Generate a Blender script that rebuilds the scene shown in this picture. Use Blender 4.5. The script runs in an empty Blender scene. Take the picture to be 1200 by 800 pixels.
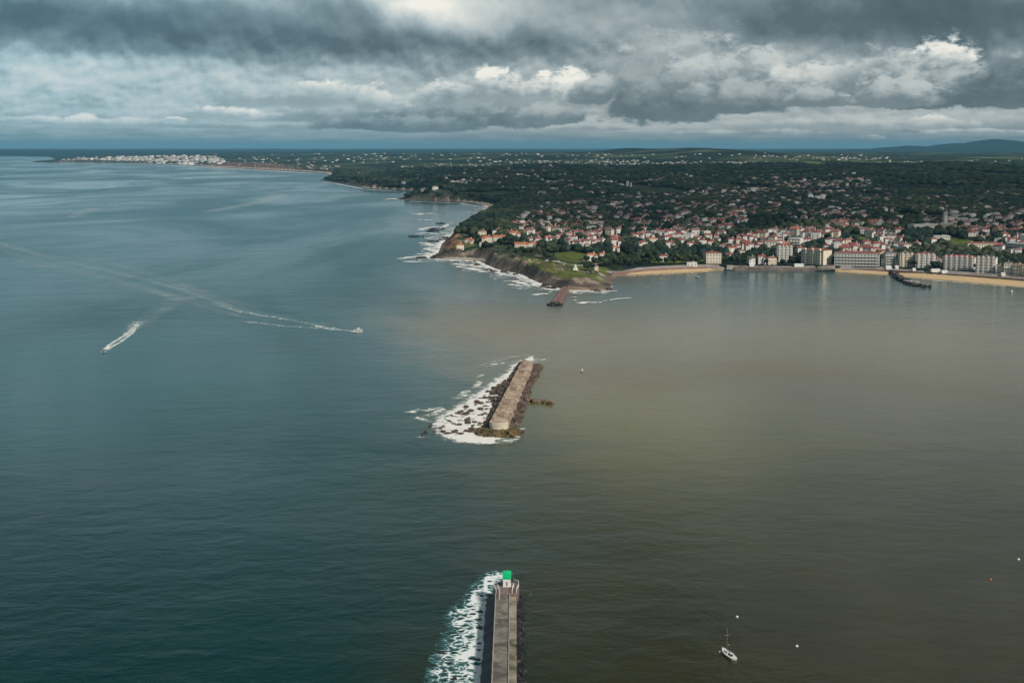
import bpy, bmesh, math, random
import numpy as np
from mathutils import Vector

random.seed(7)
RNG = np.random.default_rng(11)
R = math.radians
scene = bpy.context.scene
COL = scene.collection

# ------------------------------------------------------------------ camera
CAM_H = 150.0
FPX = 1600.0                       # focal length in pixels of a 1200 wide frame
EYE_Y = 172.0                      # photo row of eye level
PITCH = math.atan((400.0 - EYE_Y) / FPX)
cam_data = bpy.data.cameras.new('camera')
cam_data.sensor_width = 36.0
cam_data.lens = 36.0 * FPX / 1200.0
cam_data.clip_start = 1.0
cam_data.clip_end = 250000.0
cam = bpy.data.objects.new('camera', cam_data)
cam.location = (0, 0, CAM_H)
cam.rotation_euler = (R(90) - PITCH, 0, 0)
COL.objects.link(cam)
scene.camera = cam

# ------------------------------------------------------------------ light and exposure
SUN_EL, SUN_AZ = 38.0, 138.0        # azimuth clockwise from +Y (view direction): behind and to the right
sun_d = bpy.data.lights.new('sun', 'SUN')
sun_d.energy = 3.7
sun_d.angle = R(4.0)
sun_d.color = (1.0, 0.93, 0.82)
sun = bpy.data.objects.new('sun', sun_d)
sdir = Vector((math.sin(R(SUN_AZ)) * math.cos(R(SUN_EL)), math.cos(R(SUN_AZ)) * math.cos(R(SUN_EL)), math.sin(R(SUN_EL))))
sun.rotation_euler = sdir.to_track_quat('Z', 'Y').to_euler()
COL.objects.link(sun)
scene.view_settings.view_transform = 'Standard'
scene.view_settings.look = 'None'
scene.view_settings.exposure = 0.0
scene.view_settings.gamma = 1.0
cy = scene.cycles
cy.use_denoising = True
try:
    cy.denoiser = 'OPENIMAGEDENOISE'
    cy.denoising_input_passes = 'RGB_ALBEDO_NORMAL'
    cy.denoising_prefilter = 'ACCURATE'
except Exception:
    pass
cy.max_bounces = 4
cy.diffuse_bounces = 2
cy.glossy_bounces = 2
cy.volume_bounces = 1
cy.transparent_max_bounces = 12
cy.caustics_reflective = False
cy.caustics_refractive = False


# ------------------------------------------------------------------ node arithmetic
class Val:
    """a node socket with arithmetic"""
    nt = None

    def __init__(self, s): self.s = s

    @staticmethod
    def m(op, *a, clamp=False):
        n = Val.nt.nodes.new('ShaderNodeMath')
        n.operation = op
        n.use_clamp = clamp
        for i, x in enumerate(a):
            if isinstance(x, Val): Val.nt.links.new(x.s, n.inputs[i])
            else: n.inputs[i].default_value = float(x)
        return Val(n.outputs[0])

    def __add__(s, o): return Val.m('ADD', s, o)
    __radd__ = __add__
    def __sub__(s, o): return Val.m('SUBTRACT', s, o)
    def __rsub__(s, o): return Val.m('SUBTRACT', o, s)
    def __mul__(s, o): return Val.m('MULTIPLY', s, o)
    __rmul__ = __mul__
    def __truediv__(s, o): return Val.m('DIVIDE', s, o)
    def __rtruediv__(s, o): return Val.m('DIVIDE', o, s)


def sstep(x, lo, hi, a=0.0, b=1.0):
    n = Val.nt.nodes.new('ShaderNodeMapRange')
    n.interpolation_type = 'SMOOTHSTEP'
    for k, v in zip(('Value', 'From Min', 'From Max', 'To Min', 'To Max'), (x, lo, hi, a, b)):
        if isinstance(v, Val): Val.nt.links.new(v.s, n.inputs[k])
        else: n.inputs[k].default_value = v
    return Val(n.outputs[0])


def vec(x, y, z=0.0):
    n = Val.nt.nodes.new('ShaderNodeCombineXYZ')
    for i, v in enumerate((x, y, z)):
        if isinstance(v, Val): Val.nt.links.new(v.s, n.inputs[i])
        else: n.inputs[i].default_value = v
    return Val(n.outputs[0])


def split(v):
    n = Val.nt.nodes.new('ShaderNodeSeparateXYZ')
    Val.nt.links.new(v.s, n.inputs[0])
    return [Val(o) for o in n.outputs]


def noise(v, scale, detail=4.0, rough=0.5, dist=0.0, color=False):
    n = Val.nt.nodes.new('ShaderNodeTexNoise')
    Val.nt.links.new(v.s, n.inputs['Vector'])
    n.inputs['Scale'].default_value = scale
    n.inputs['Detail'].default_value = detail
    n.inputs['Roughness'].default_value = rough
    n.inputs['Distortion'].default_value = dist
    return Val(n.outputs['Color' if color else 'Fac'])


def voronoi(v, scale, feature='F1', out='Distance', rnd=1.0):
    n = Val.nt.nodes.new('ShaderNodeTexVoronoi')
    n.feature = feature
    Val.nt.links.new(v.s, n.inputs['Vector'])
    n.inputs['Scale'].default_value = scale
    n.inputs['Randomness'].default_value = rnd
    return Val(n.outputs[out])


def ramp(x, stops):
    n = Val.nt.nodes.new('ShaderNodeValToRGB')
    Val.nt.links.new(x.s, n.inputs[0])
    e = n.color_ramp.elements
    while len(e) < len(stops): e.new(0.5)
    for el, (p, c) in zip(e, stops):
        el.position = p
        el.color = (*c, 1.0) if len(c) == 3 else c
    return Val(n.outputs[0])


def mixc(f, a, b, blend='MIX'):
    n = Val.nt.nodes.new('ShaderNodeMix')
    n.data_type = 'RGBA'
    n.blend_type = blend
    for sock, v in ((n.inputs[0], f), (n.inputs[6], a), (n.inputs[7], b)):
        if isinstance(v, Val): Val.nt.links.new(v.s, sock)
        elif isinstance(v, (tuple, list)): sock.default_value = (*v, 1.0)
        else: sock.default_value = v
    return Val(n.outputs[2])


def srgb(r, g, b):
    f = lambda c: c / 12.92 if c <= 0.04045 else ((c + 0.055) / 1.055) ** 2.4
    return (f(r / 255), f(g / 255), f(b / 255))


# ------------------------------------------------------------------ world: sky with a broken cloud deck
world = bpy.data.worlds.new('World')
scene.world = world
world.use_nodes = True
nt = world.node_tree
nt.nodes.clear()
Val.nt = nt
out = nt.nodes.new('ShaderNodeOutputWorld')
bg = nt.nodes.new('ShaderNodeBackground')
bg.inputs['Strength'].default_value = 0.1
nt.links.new(bg.outputs[0], out.inputs['Surface'])
sky = nt.nodes.new('ShaderNodeTexSky')
sky.sky_type = 'NISHITA'
sky.sun_disc = False
sky.sun_elevation = R(SUN_EL)
sky.sun_rotation = R(SUN_AZ)
sky.air_density = 1.0
sky.dust_density = 1.0
tc = nt.nodes.new('ShaderNodeTexCoord')
dx, dy, dz = split(Val(tc.outputs['Generated']))
az = Val.m('ARCTAN2', dx, dy)
el = Val.m('ARCSINE', dz)
U = az * 1600.0                     # 1600 units per radian, zero straight ahead / at eye level
V = el * 1600.0
Vp = Val.m('MAXIMUM', V, 0.0)
# coordinates in which a flat cloud deck seen from below keeps its cell shape (smaller towards the horizon)
k = Vp + 95.0
cu = U * (1 / 185.0)
cv = Val.m('LOGARITHM', k, 2.718281828) * 1.25
cp = vec(cu, cv, 0.0)
n_big = noise(cp, 2.0, 5.0, 0.5, 0.2)
cp2 = vec(cu + 0.03, cv + 0.10, 0.0)     # the same field a step towards the light
n_big2 = noise(cp2, 2.0, 5.0, 0.5, 0.2)
n_fine = noise(vec(cu * 1.0, cv * 1.15, 3.1), 6.0, 5.0, 0.55, 0.1)
n_fine2 = noise(vec(cu * 1.0 + 0.02, cv * 1.15 + 0.05, 3.1), 6.0, 5.0, 0.55, 0.1)
wn = noise(vec(cu, cv, 7.7), 2.2, 5.0, 0.6, 0.0, True)
wx, wy, wz = split(wn)
WU = U + (wx - 0.5) * 120.0
WV = V + (wy - 0.5) * 40.0
wn2 = noise(vec(U * (1 / 60.0), V * (1 / 34.0), 2.2), 1.0, 6.0, 0.62, 0.2, True)
qx, qy, qz = split(wn2)
WU2 = U + (wx - 0.5) * 50.0 + (qx - 0.5) * 52.0      # finer, cauliflower edges for the cumulus heaps
WV2 = V + (wy - 0.5) * 16.0 + (qy - 0.5) * 26.0
# base tone by elevation
tone = ramp(Vp * (1 / 400.0), [(0.0, (0.40,) * 3), (0.03, (0.50,) * 3), (0.08, (0.585,) * 3), (0.2, (0.60,) * 3), (0.3, (0.55,) * 3), (0.45, (0.48,) * 3), (1.0, (0.55,) * 3)])
BLOBS = [  # photo column, photo row, half width, half height, tone change: the soft layers
    (120, 36, 240, 22, -.20), (-20, 50, 160, 30, -.06), (400, 58, 190, 16, -.19), (610, 62, 120, 16, -.12), (640, 25, 60, 20, -.04),
    (130, 92, 230, 18, .05), (250, 8, 150, 9, .06), (700, 20, 70, 20, .02), (740, 45, 70, 16, .04),
    (515, 10, 42, 17, .42), (585, 24, 50, 20, .16), (440, -4, 24, 8, .26),
    (900, 26, 70, 22, -.10), (1010, 36, 120, 32, -.16), (1160, 36, 120, 40, -.20), (1000, 140, 230, 7, .07), (780, 148, 60, 5, .10), (650, 150, 90, 4, .05),
]
HEAPS = [  # photo column, row of the flat base, half width, height, tone at the base, tone at the crest, softness
    (40, 146, 60, 9, .54, .76, .5), (105, 147, 34, 11, .55, .80, .4), (165, 148, 60, 10, .54, .74, .5), (212, 143, 14, 5, .6, .82, .4), (262, 137, 52, 14, .56, .90, .45), (330, 141, 44, 9, .52, .72, .5),
    (372, 122, 46, 30, .54, .96, .45), (430, 124, 36, 26, .52, .80, .4), (404, 140, 90, 18, .46, .60, .6), (290, 150, 110, 7, .50, .60, .6),
    (330, 120, 120, 26, .53, .70, .8), (610, 116, 120, 36, .48, .74, .7), (530, 122, 50, 30, .50, .80, .5), (583, 118, 52, 42, .52, 1.0, .45), (655, 118, 66, 38, .52, 1.02, .45), (560, 142, 160, 26, .37, .54, .5), (480, 150, 120, 16, .36, .50, .5), (640, 140, 60, 20, .40, .60, .4),
    (800, 96, 130, 62, .46, .64, .8), (700, 116, 40, 30, .40, .66, .5), (860, 116, 110, 56, .40, .68, .4), (935, 114, 60, 40, .44, .78, .4), (752, 128, 46, 56, .34, .52, .55), (800, 130, 50, 46, .35, .52, .6), (806, 114, 30, 18, .42, .62, .7), (870, 126, 66, 30, .36, .57, .6),
    (1000, 108, 26, 28, .46, .86, .35), (1050, 104, 90, 50, .44, .74, .7), (1090, 104, 52, 58, .46, .95, .5), (1130, 118, 120, 40, .33, .64, .35), (1190, 110, 70, 44, .30, .42, .5), (1040, 120, 60, 26, .40, .66, .4), (950, 122, 46, 18, .40, .62, .4),
    (1085, 150, 26, 14, .56, .84, .4), (1000, 150, 160, 11, .54, .70, .6), (1150, 158, 70, 6, .52, .72, .5), (1012, 163, 22, 6, .52, .72, .7), (870, 158, 120, 6, .50, .66, .6), (690, 152, 60, 7, .52, .70, .5),
]
for (px, py, sx, sy, a) in BLOBS:
    bx, by = 1600 * math.atan((px - 600) / 1600), EYE_Y - py
    ex = (WU - bx) * (1 / sx)
    ey = (WV - by) * (1 / sy)
    rr = ex * ex + ey * ey
    g = Val.m('EXPONENT', rr * -0.7)
    tone = tone + g * a
fade = sstep(V, 4.0, 60.0, 0.25, 1.0)
tone = tone + (n_big - n_big2) * 0.45 * fade * sstep(V, 95.0, 150.0, 1.0, 0.6) + (n_big - 0.5) * 0.12 * fade + (n_fine - n_fine2) * 0.34 * fade * sstep(V, 95.0, 140.0, 1.0, 0.35) + (n_fine - 0.5) * 0.07 * fade
streak = noise(vec(U * 0.012, V * 0.17, 0.0), 1.0, 4.0, 0.55, 0.3)
tone = tone + (streak - 0.5) * sstep(V, 25.0, 110.0, 0.20, 0.0)
# cumulus heaps: billowing crests, flat shaded bases, the farther ones first


def puffs(scale_u, scale_v, seed):
    n_ = nt.nodes.new('ShaderNodeTexVoronoi')
    n_.voronoi_dimensions = '2D'
    n_.feature = 'SMOOTH_F1'
    n_.normalize = True
    n_.inputs['Smoothness'].default_value = .25
    n_.inputs['Detail'].default_value = 4.0
    n_.inputs['Roughness'].default_value = 0.55
    n_.inputs['Scale'].default_value = 1.0
    nt.links.new(vec((U + (qx - .5) * 14.0) * scale_u + seed, (V + (qy - .5) * 8.0) * scale_v, 0).s, n_.inputs['Vector'])
    return 0.5 - Val(n_.outputs['Distance'])


pf = puffs(1 / 30.0, 1 / 17.0, 0.3)
fb = (qz - 0.5)
fb2 = noise(vec(U * (1 / 17.0), V * (1 / 10.0), 9.4), 1.0, 5.0, 0.65, 0.3) - 0.5
lump = pf * 0.75 + fb * 1.3 + fb2 * 0.9
for (px, py, sx, hh, lo, hi_, soft) in HEAPS:
    bx, by = 1600 * math.atan((px - 600) / 1600), EYE_Y - py
    ex = (U + (wx - .5) * 40.0 - bx) * (1 / sx)
    ey = (V + (wy - .5) * 7.0 - by) * (1 / hh)
    up = Val.m('MAXIMUM', ey, 0.0)
    dn = Val.m('MINIMUM', ey, 0.0)
    rr = Val.m('SQRT', ex * ex + up * up + dn * dn * 7.0)
    d = 0.84 - rr + lump * 0.8
    al = sstep(d, -0.06 * soft, 0.55 * soft)
    crest = sstep(ey + lump * 0.8 + ex * 0.10, 0.05, 0.95, lo, hi_)
    crest = crest + (pf - 0.1) * 0.06 + fb * 0.14 + fb2 * 0.08
    tone = tone + (crest - tone) * al
leftness = sstep(U, -600.0, 150.0, 1.0, 0.0)
cl_left = ramp(tone, [(0.0, srgb(28, 52, 66)), (0.3, srgb(70, 100, 116)), (0.45, srgb(112, 142, 154)), (0.6, srgb(168, 195, 204)), (0.75, srgb(208, 220, 222)), (0.95, srgb(248, 247, 240))])
cl_right = ramp(tone, [(0.0, srgb(34, 50, 58)), (0.3, srgb(80, 98, 106)), (0.45, srgb(122, 138, 144)), (0.6, srgb(172, 182, 184)), (0.75, srgb(208, 212, 208)), (0.95, srgb(248, 244, 234))])
cloud = mixc(leftness, cl_right, cl_left)
# overhead and behind: an even broken deck
cover_hi = sstep(V, 260.0, 700.0)
deck_lo = ramp(n_big * 0.7 + n_fine * 0.3, [(0.3, srgb(26, 36, 40)), (0.5, srgb(40, 50, 54)), (0.7, srgb(66, 76, 78))])
deck_up = ramp(n_big * 0.7 + n_fine * 0.3, [(0.3, srgb(92, 106, 114)), (0.5, srgb(132, 144, 150)), (0.7, srgb(178, 182, 180))])
deck = mixc(sstep(V, 850.0, 1500.0), deck_lo, deck_up)
cloud = mixc(cover_hi, cloud, deck)
blue_gap = mixc(0.93, Val(sky.outputs[0]), mixc(1.0, cloud, (10.0, 10.0, 10.0), 'MULTIPLY'))
nt.links.new(blue_gap.s, bg.inputs['Color'])
world.cycles.sampling_method = 'MANUAL'
world.cycles.sample_map_resolution = 512


# ------------------------------------------------------------------ helpers
def ray(px, py):
    """direction(s) of the photo pixel(s) from the camera"""
    ax = (np.asarray(px, float) - 600.0) / FPX
    ay = (400.0 - np.asarray(py, float)) / FPX
    c, s = math.cos(PITCH), math.sin(PITCH)
    return np.stack([ax, c + ay * s, -s + ay * c], -1)


def P(px, py, z=0.0):
    """the point at height z seen at the photo pixel"""
    d = ray(px, py)
    t = (z - CAM_H) / d[..., 2]
    return d[..., :2] * t[..., None] if d.ndim > 1 else (d[0] * t, d[1] * t)


def tag(o, label=None, cat=None, group=None, kind=None):
    if label: o['label'] = label
    if cat: o['category'] = cat
    if group: o['group'] = group
    if kind: o['kind'] = kind
    return o


def empty(name, loc=(0, 0, 0), rz=0.0):
    o = bpy.data.objects.new(name, None)
    o.location = loc
    o.rotation_euler = (0, 0, rz)
    o.empty_display_size = 1.0
    COL.objects.link(o)
    return o


class MB:
    """collects vertices and faces, links them as one mesh object"""
    def __init__(s): s.v, s.f, s.m = [], [], []

    def add(s, verts, faces, mi=0):
        b = len(s.v)
        s.v += [tuple(p) for p in verts]
        s.f += [tuple(b + i for i in f) for f in faces]
        s.m += [mi] * len(faces)
        return s

    def box(s, c, d, rz=0.0, mi=0, top=(1.0, 1.0)):
        hx, hy, hz = d[0] / 2, d[1] / 2, d[2] / 2
        ca, sa = math.cos(rz), math.sin(rz)
        vs = []
        for z in (-hz, hz):
            kx, ky = top if z > 0 else (1, 1)
            for x, y in ((-hx, -hy), (hx, -hy), (hx, hy), (-hx, hy)):
                x, y = x * kx, y * ky
                vs.append((c[0] + x * ca - y * sa, c[1] + x * sa + y * ca, c[2] + z))
        return s.add(vs, [(0, 3, 2, 1), (4, 5, 6, 7), (0, 1, 5, 4), (1, 2, 6, 5), (2, 3, 7, 6), (3, 0, 4, 7)], mi)

    def lathe(s, c, prof, n=16, mi=0):
        """prof: list of (radius, z)"""
        vs, fs = [], []
        for r, z in prof:
            for k in range(n):
                a = 2 * math.pi * k / n
                vs.append((c[0] + r * math.cos(a), c[1] + r * math.sin(a), c[2] + z))
        for i in range(len(prof) - 1):
            for k in range(n):
                a, b = i * n + k, i * n + (k + 1) % n
                fs.append((a, b, b + n, a + n))
        fs.append(tuple(range(n - 1, -1, -1)))
        fs.append(tuple((len(prof) - 1) * n + k for k in range(n)))
        return s.add(vs, fs, mi)

    def bar(s, p, q, r=0.05, n=6, mi=0):
        p, q = Vector(p), Vector(q)
        d = (q - p).normalized()
        u = d.orthogonal().normalized()
        w = d.cross(u)
        vs = [tuple(e + (u * math.cos(2 * math.pi * k / n) + w * math.sin(2 * math.pi * k / n)) * r) for e in (p, q) for k in range(n)]
        fs = [(k, (k + 1) % n, n + (k + 1) % n, n + k) for k in range(n)] + [tuple(range(n - 1, -1, -1)), tuple(range(n, 2 * n))]
        return s.add(vs, fs, mi)

    def block(s, c, d, rnd, mi=0, jit=0.18):
        """a rough quarry block: a jittered, freely turned box"""
        e = rnd.uniform(0, 6.28), rnd.uniform(-.45, .45), rnd.uniform(-.45, .45)
        cz, sz, cx, sx, cyy, sy_ = math.cos(e[0]), math.sin(e[0]), math.cos(e[1]), math.sin(e[1]), math.cos(e[2]), math.sin(e[2])
        vs = []
        for z in (-.5, .5):
            for x, y in ((-.5, -.5), (.5, -.5), (.5, .5), (-.5, .5)):
                x, y, q = (x + rnd.uniform(-jit, jit)) * d[0], (y + rnd.uniform(-jit, jit)) * d[1], (z + rnd.uniform(-jit, jit)) * d[2]
                y, q = y * cx - q * sx, y * sx + q * cx
                x, q = x * cyy + q * sy_, -x * sy_ + q * cyy
                vs.append((c[0] + x * cz - y * sz, c[1] + x * sz + y * cz, c[2] + q))
        return s.add(vs, [(0, 3, 2, 1), (4, 5, 6, 7), (0, 1, 5, 4), (1, 2, 6, 5), (2, 3, 7, 6), (3, 0, 4, 7)], mi)

    def mesh(s, name, mats):
        me = bpy.data.meshes.new(name)
        me.from_pydata(s.v, [], s.f)
        for m in (mats if isinstance(mats, (list, tuple)) else [mats]): me.materials.append(m)
        me.polygons.foreach_set('material_index', s.m)
        me.update()
        return me

    def build(s, name, mats, parent=None, smooth=False):
        me = s.mesh(name, mats)
        if smooth: me.polygons.foreach_set('use_smooth', [True] * len(me.polygons))
        return link(name, me, parent)


def link(name, me, parent=None, loc=None):
    o = bpy.data.objects.new(name, me)
    COL.objects.link(o)
    if parent is not None: o.parent = parent
    if loc is not None: o.location = loc
    return o


def fast_mesh(name, v, f, mats=(), attrs=None, mi=None, smooth=False):
    """mesh from numpy arrays: v (n,3), f (m,k)"""
    me = bpy.data.meshes.new(name)
    k = f.shape[1]
    me.vertices.add(len(v))
    me.vertices.foreach_set('co', np.ascontiguousarray(v, np.float32).ravel())
    me.loops.add(f.size)
    me.loops.foreach_set('vertex_index', np.ascontiguousarray(f, np.int32).ravel())
    me.polygons.add(len(f))
    me.polygons.foreach_set('loop_start', np.arange(0, f.size, k, dtype=np.int32))
    me.polygons.foreach_set('loop_total', np.full(len(f), k, np.int32))
    for m in mats: me.materials.append(m)
    if mi is not None: me.polygons.foreach_set('material_index', mi.astype(np.int32))
    if smooth: me.polygons.foreach_set('use_smooth', np.ones(len(f), bool))
    for nme, (typ, data) in (attrs or {}).items():
        a = me.attributes.new(nme, typ, 'POINT')
        a.data.foreach_set('color' if typ == 'FLOAT_COLOR' else 'value', np.ascontiguousarray(data, np.float32).ravel())
    me.update(calc_edges=True)
    return me


def tree_copy(o, parent=None):
    c = o.copy()
    COL.objects.link(c)
    if parent is not None: c.parent = parent
    for ch in KIDS.get(o.name, ()):
        tree_copy(ch, c)
    return c


KIDS = {}


def material(name, fn):
    """fn(bsdf, coordinate) wires a Principled BSDF"""
    m = bpy.data.materials.new(name)
    m.use_nodes = True
    t = m.node_tree
    Val.nt = t
    b = t.nodes['Principled BSDF']
    tc = t.nodes.new('ShaderNodeTexCoord')
    fn(b, Val(tc.outputs['Object']), t)
    return m


def setin(b, key, v):
    if isinstance(v, Val): Val.nt.links.new(v.s, b.inputs[key])
    elif isinstance(v, (tuple, list)): b.inputs[key].default_value = (*v, 1.0) if len(v) == 3 else v
    else: b.inputs[key].default_value = v


def attr(name, out='Fac', typ='GEOMETRY'):
    n = Val.nt.nodes.new('ShaderNodeAttribute')
    n.attribute_name = name
    n.attribute_type = typ
    return Val(n.outputs[out])


def bump(b, h, strength, dist):
    n = Val.nt.nodes.new('ShaderNodeBump')
    n.inputs['Strength'].default_value = strength
    n.inputs['Distance'].default_value = dist
    Val.nt.links.new(h.s, n.inputs['Height'])
    Val.nt.links.new(n.outputs[0], b.inputs['Normal'])


def worn(name, c0, c1, scale=0.6, rough=0.85, spec=0.3, bmp=0.0, bscale=3.0, streaks=0.0):
    def fn(b, co, t):
        n = noise(co, scale, 6.0, 0.62, 0.4)
        col = mixc(sstep(n, 0.32, 0.68), c0, c1)
        if streaks:
            g = noise(co, scale * 4.0, 4.0, 0.7, 0.2)
            col = mixc(sstep(g, 0.55, 0.75, 0.0, streaks), col, tuple(x * 0.45 for x in c0))
        setin(b, 'Base Color', col)
        setin(b, 'Roughness', rough)
        setin(b, 'Specular IOR Level', spec)
        if bmp: bump(b, noise(co, bscale, 5.0, 0.6), bmp, 0.3)
    return material(name, fn)


def pnoise(x, y, scale, seed=0, octaves=4):
    """gradient noise, about -1..1"""
    x = np.asarray(x, float) / scale
    y = np.asarray(y, float) / scale
    tot, amp, nrm = 0.0, 1.0, 0.0
    for o in range(octaves):
        xi, yi = np.floor(x), np.floor(y)
        fx, fy = x - xi, y - yi

        def g(ix, iy, ax, ay):
            h = np.sin(ix * 127.1 + iy * 311.7 + seed * 74.7 + o * 19.3) * 43758.5453
            a = (h - np.floor(h)) * 2 * np.pi
            return np.cos(a) * ax + np.sin(a) * ay
        ux, uy = fx * fx * fx * (fx * (fx * 6 - 15) + 10), fy * fy * fy * (fy * (fy * 6 - 15) + 10)
        n = (g(xi, yi, fx, fy) * (1 - ux) + g(xi + 1, yi, fx - 1, fy) * ux) * (1 - uy) + (g(xi, yi + 1, fx, fy - 1) * (1 - ux) + g(xi + 1, yi + 1, fx - 1, fy - 1) * ux) * uy
        tot = tot + n * amp
        nrm += amp
        amp *= 0.5
        x, y = x * 2.03 + 5.2, y * 2.03 + 1.3
    return tot / nrm * 1.6


def sm(x, lo, hi):
    t = np.clip((x - lo) / (hi - lo), 0, 1)
    return t * t * (3 - 2 * t)


def seg_dist(px, py, poly, closed=True):
    """distance to a polyline and the nearest parameter (segment index + fraction)"""
    poly = np.asarray(poly, float)
    a = poly
    b = np.roll(poly, -1, 0)
    if not closed: a, b = poly[:-1], poly[1:]
    best = np.full(px.shape, 1e18)
    par = np.zeros(px.shape)
    for i in range(len(a)):
        ex, ey = b[i] - a[i]
        L = ex * ex + ey * ey + 1e-9
        t = np.clip(((px - a[i, 0]) * ex + (py - a[i, 1]) * ey) / L, 0, 1)
        d = (px - a[i, 0] - t * ex) ** 2 + (py - a[i, 1] - t * ey) ** 2
        k = d < best
        best = np.where(k, d, best)
        par = np.where(k, i + t, par)
    return np.sqrt(best), par


def inside(px, py, poly):
    poly = np.asarray(poly, float)
    res = np.zeros(px.shape, bool)
    j = len(poly) - 1
    for i in range(len(poly)):
        xi, yi = poly[i]
        xj, yj = poly[j]
        if yi != yj:
            c = ((yi > py) != (yj > py)) & (px < (xj - xi) * (py - yi) / (yj - yi) + xi)
            res ^= c
        j = i
    return res
# ------------------------------------------------------------------ haze
HAZE_TOP = 360.0
haze_m = bpy.data.materials.new('haze_air')
haze_m.use_nodes = True
hn = haze_m.node_tree
hn.nodes.clear()
ho = hn.nodes.new('ShaderNodeOutputMaterial')
hv = hn.nodes.new('ShaderNodeVolumePrincipled')
hv.inputs['Color'].default_value = (0.25, 0.61, 0.86, 1)
hv.inputs['Density'].default_value = 2.1e-5
hv.inputs['Anisotropy'].default_value = 0.0
hn.links.new(hv.outputs[0], ho.inputs['Volume'])
hb = MB().box((0, 30000, (HAZE_TOP - 40) / 2), (180000, 140000, HAZE_TOP + 40))
tag(hb.build('haze', haze_m), kind='stuff')

# ------------------------------------------------------------------ coast line: photo column, photo row, cliff height, slope width, beach width
COAST_PX = [
    (-400, 183.2, 6, 60, 150), (20, 183.2, 6, 60, 150), (58, 184.0, 6, 60, 200), (66, 187.0, 8, 60, 40), (36, 189.6, 4, 60, 0), (44, 190.6, 6, 60, 0), (62, 190.5, 16, 50, 0),
    (80, 189.9, 22, 40, 0), (110, 190.3, 22, 40, 0), (150, 191.0, 22, 40, 0), (165, 191.6, 20, 60, 20), (200, 192.4, 20, 60, 50), (240, 194.4, 28, 60, 50),
    (265, 196.0, 34, 60, 40), (300, 197.6, 34, 60, 40), (340, 199.6, 28, 60, 40), (383, 202.6, 20, 60, 30),
    (388, 207, 14, 60, 0), (374, 211.2, 10, 90, 0), (384, 212.6, 14, 70, 0), (400, 214.8, 18, 50, 0), (420, 218.4, 20, 40, 0), (428, 220.2, 18, 40, 12), (452, 221.6, 16, 50, 12), (486, 223, 14, 60, 10),
    (480, 229, 16, 60, 0), (464, 233.0, 4, 60, 0), (472, 234.2, 20, 60, 0), (500, 234.4, 20, 40, 0), (532, 235.6, 16, 40, 8), (556, 238.0, 8, 60, 22), (572, 241.8, 8, 60, 22),
    (569, 250, 20, 40, 0), (558, 258, 22, 36, 0), (546, 266, 22, 34, 0), (530, 276, 22, 30, 0), (517, 286, 20, 28, 0), (513, 296, 15, 30, 0), (503, 301.5, 3, 40, 0), (512, 303.4, 14, 22, 0),
    (524, 304.4, 14, 20, 7), (545, 305.0, 15, 18, 9), (562, 306.4, 15, 16, 5), (570, 310.5, 17, 13, 0), (580, 315, 18, 14, 0), (592, 318, 17, 13, 0), (601, 319.4, 17, 13, 0), (612, 322.5, 17, 14, 0),
    (620, 326.8, 15, 16, 0), (630, 331.4, 14, 14, 0), (645, 335.2, 12, 14, 0), (652, 337.2, 12, 13, 0), (662, 339.4, 14, 15, 2), (675, 340.2, 16, 20, 6), (690, 340.0, 14, 22, 6), (705, 339.8, 12, 24, 4), (714, 339.4, 9, 26, 0),
    (717, 335, 7, 26, 0), (718, 329, 7, 26, 0), (722, 323.8, 6, 22, 3), (735, 322.6, 5, 22, 10), (760, 322.0, 5, 20, 18), (790, 320.6, 5, 20, 22), (812, 319.4, 4, 20, 23), (828, 318.2, 4, 14, 18), (838, 317.2, 4, 10, 4),
    (860, 317.0, 4, 8, 0), (900, 317.2, 4, 8, 0), (940, 317.6, 4, 8, 0), (975, 318.4, 4, 8, 2), (990, 319.4, 4, 10, 14), (1010, 320.8, 4, 10, 20), (1046, 322.6, 4, 10, 24), (1060, 324.6, 4, 10, 28),
    (1100, 328.0, 4, 10, 36), (1150, 332.4, 4, 10, 44), (1200, 337.0, 4, 10, 48), (1260, 343, 4, 10, 48), (1340, 352, 4, 10, 40), (1480, 372, 4, 10, 30),
]
cp_ = np.array(COAST_PX, float)
cp_[:, 2] *= np.where((cp_[:, 0] > 500) & (cp_[:, 0] < 716) & (cp_[:, 1] > 245), 0.74, 1.0)
coast_xy = P(cp_[:, 0], cp_[:, 1])
far_close = np.array([[9000, 1500], [90000, 20000], [90000, 120000], [-90000, 120000], [-40000, 22000]], float)
NCO = len(coast_xy)
# densify the real coast
dv, da = [], []
for i in range(NCO - 1):
    L = np.hypot(*(coast_xy[i + 1] - coast_xy[i]))
    n = int(max(1, min(5, L // 40)))
    for k in range(n):
        t = k / n
        dv.append(coast_xy[i] * (1 - t) + coast_xy[i + 1] * t)
        da.append(cp_[i, 2:] * (1 - t) + cp_[i + 1, 2:] * t)
dv.append(coast_xy[-1]); da.append(cp_[-1, 2:])
dv, da = np.array(dv), np.array(da)
# a ragged shore: shift the vertices a little
rag = pnoise(dv[:, 0], dv[:, 1], 70.0, 5) * np.where(da[:, 2] > 6, 0.5, 6.0)
dv[:, 1] += rag
poly_xy = np.vstack([dv, far_close])


def world_ellipses(lst):
    """photo-measured patches (column, row, half width, half height, z) as ground ellipses"""
    res = []
    for px, py, hw, hh, z in lst:
        x, y = P(px, py, z)
        x1, y1 = P(px + hw, py, z)
        _, y2 = P(px, py - hh, z)
        res.append((x, y, x1 - x, abs(y2 - y)))
    return res


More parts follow.
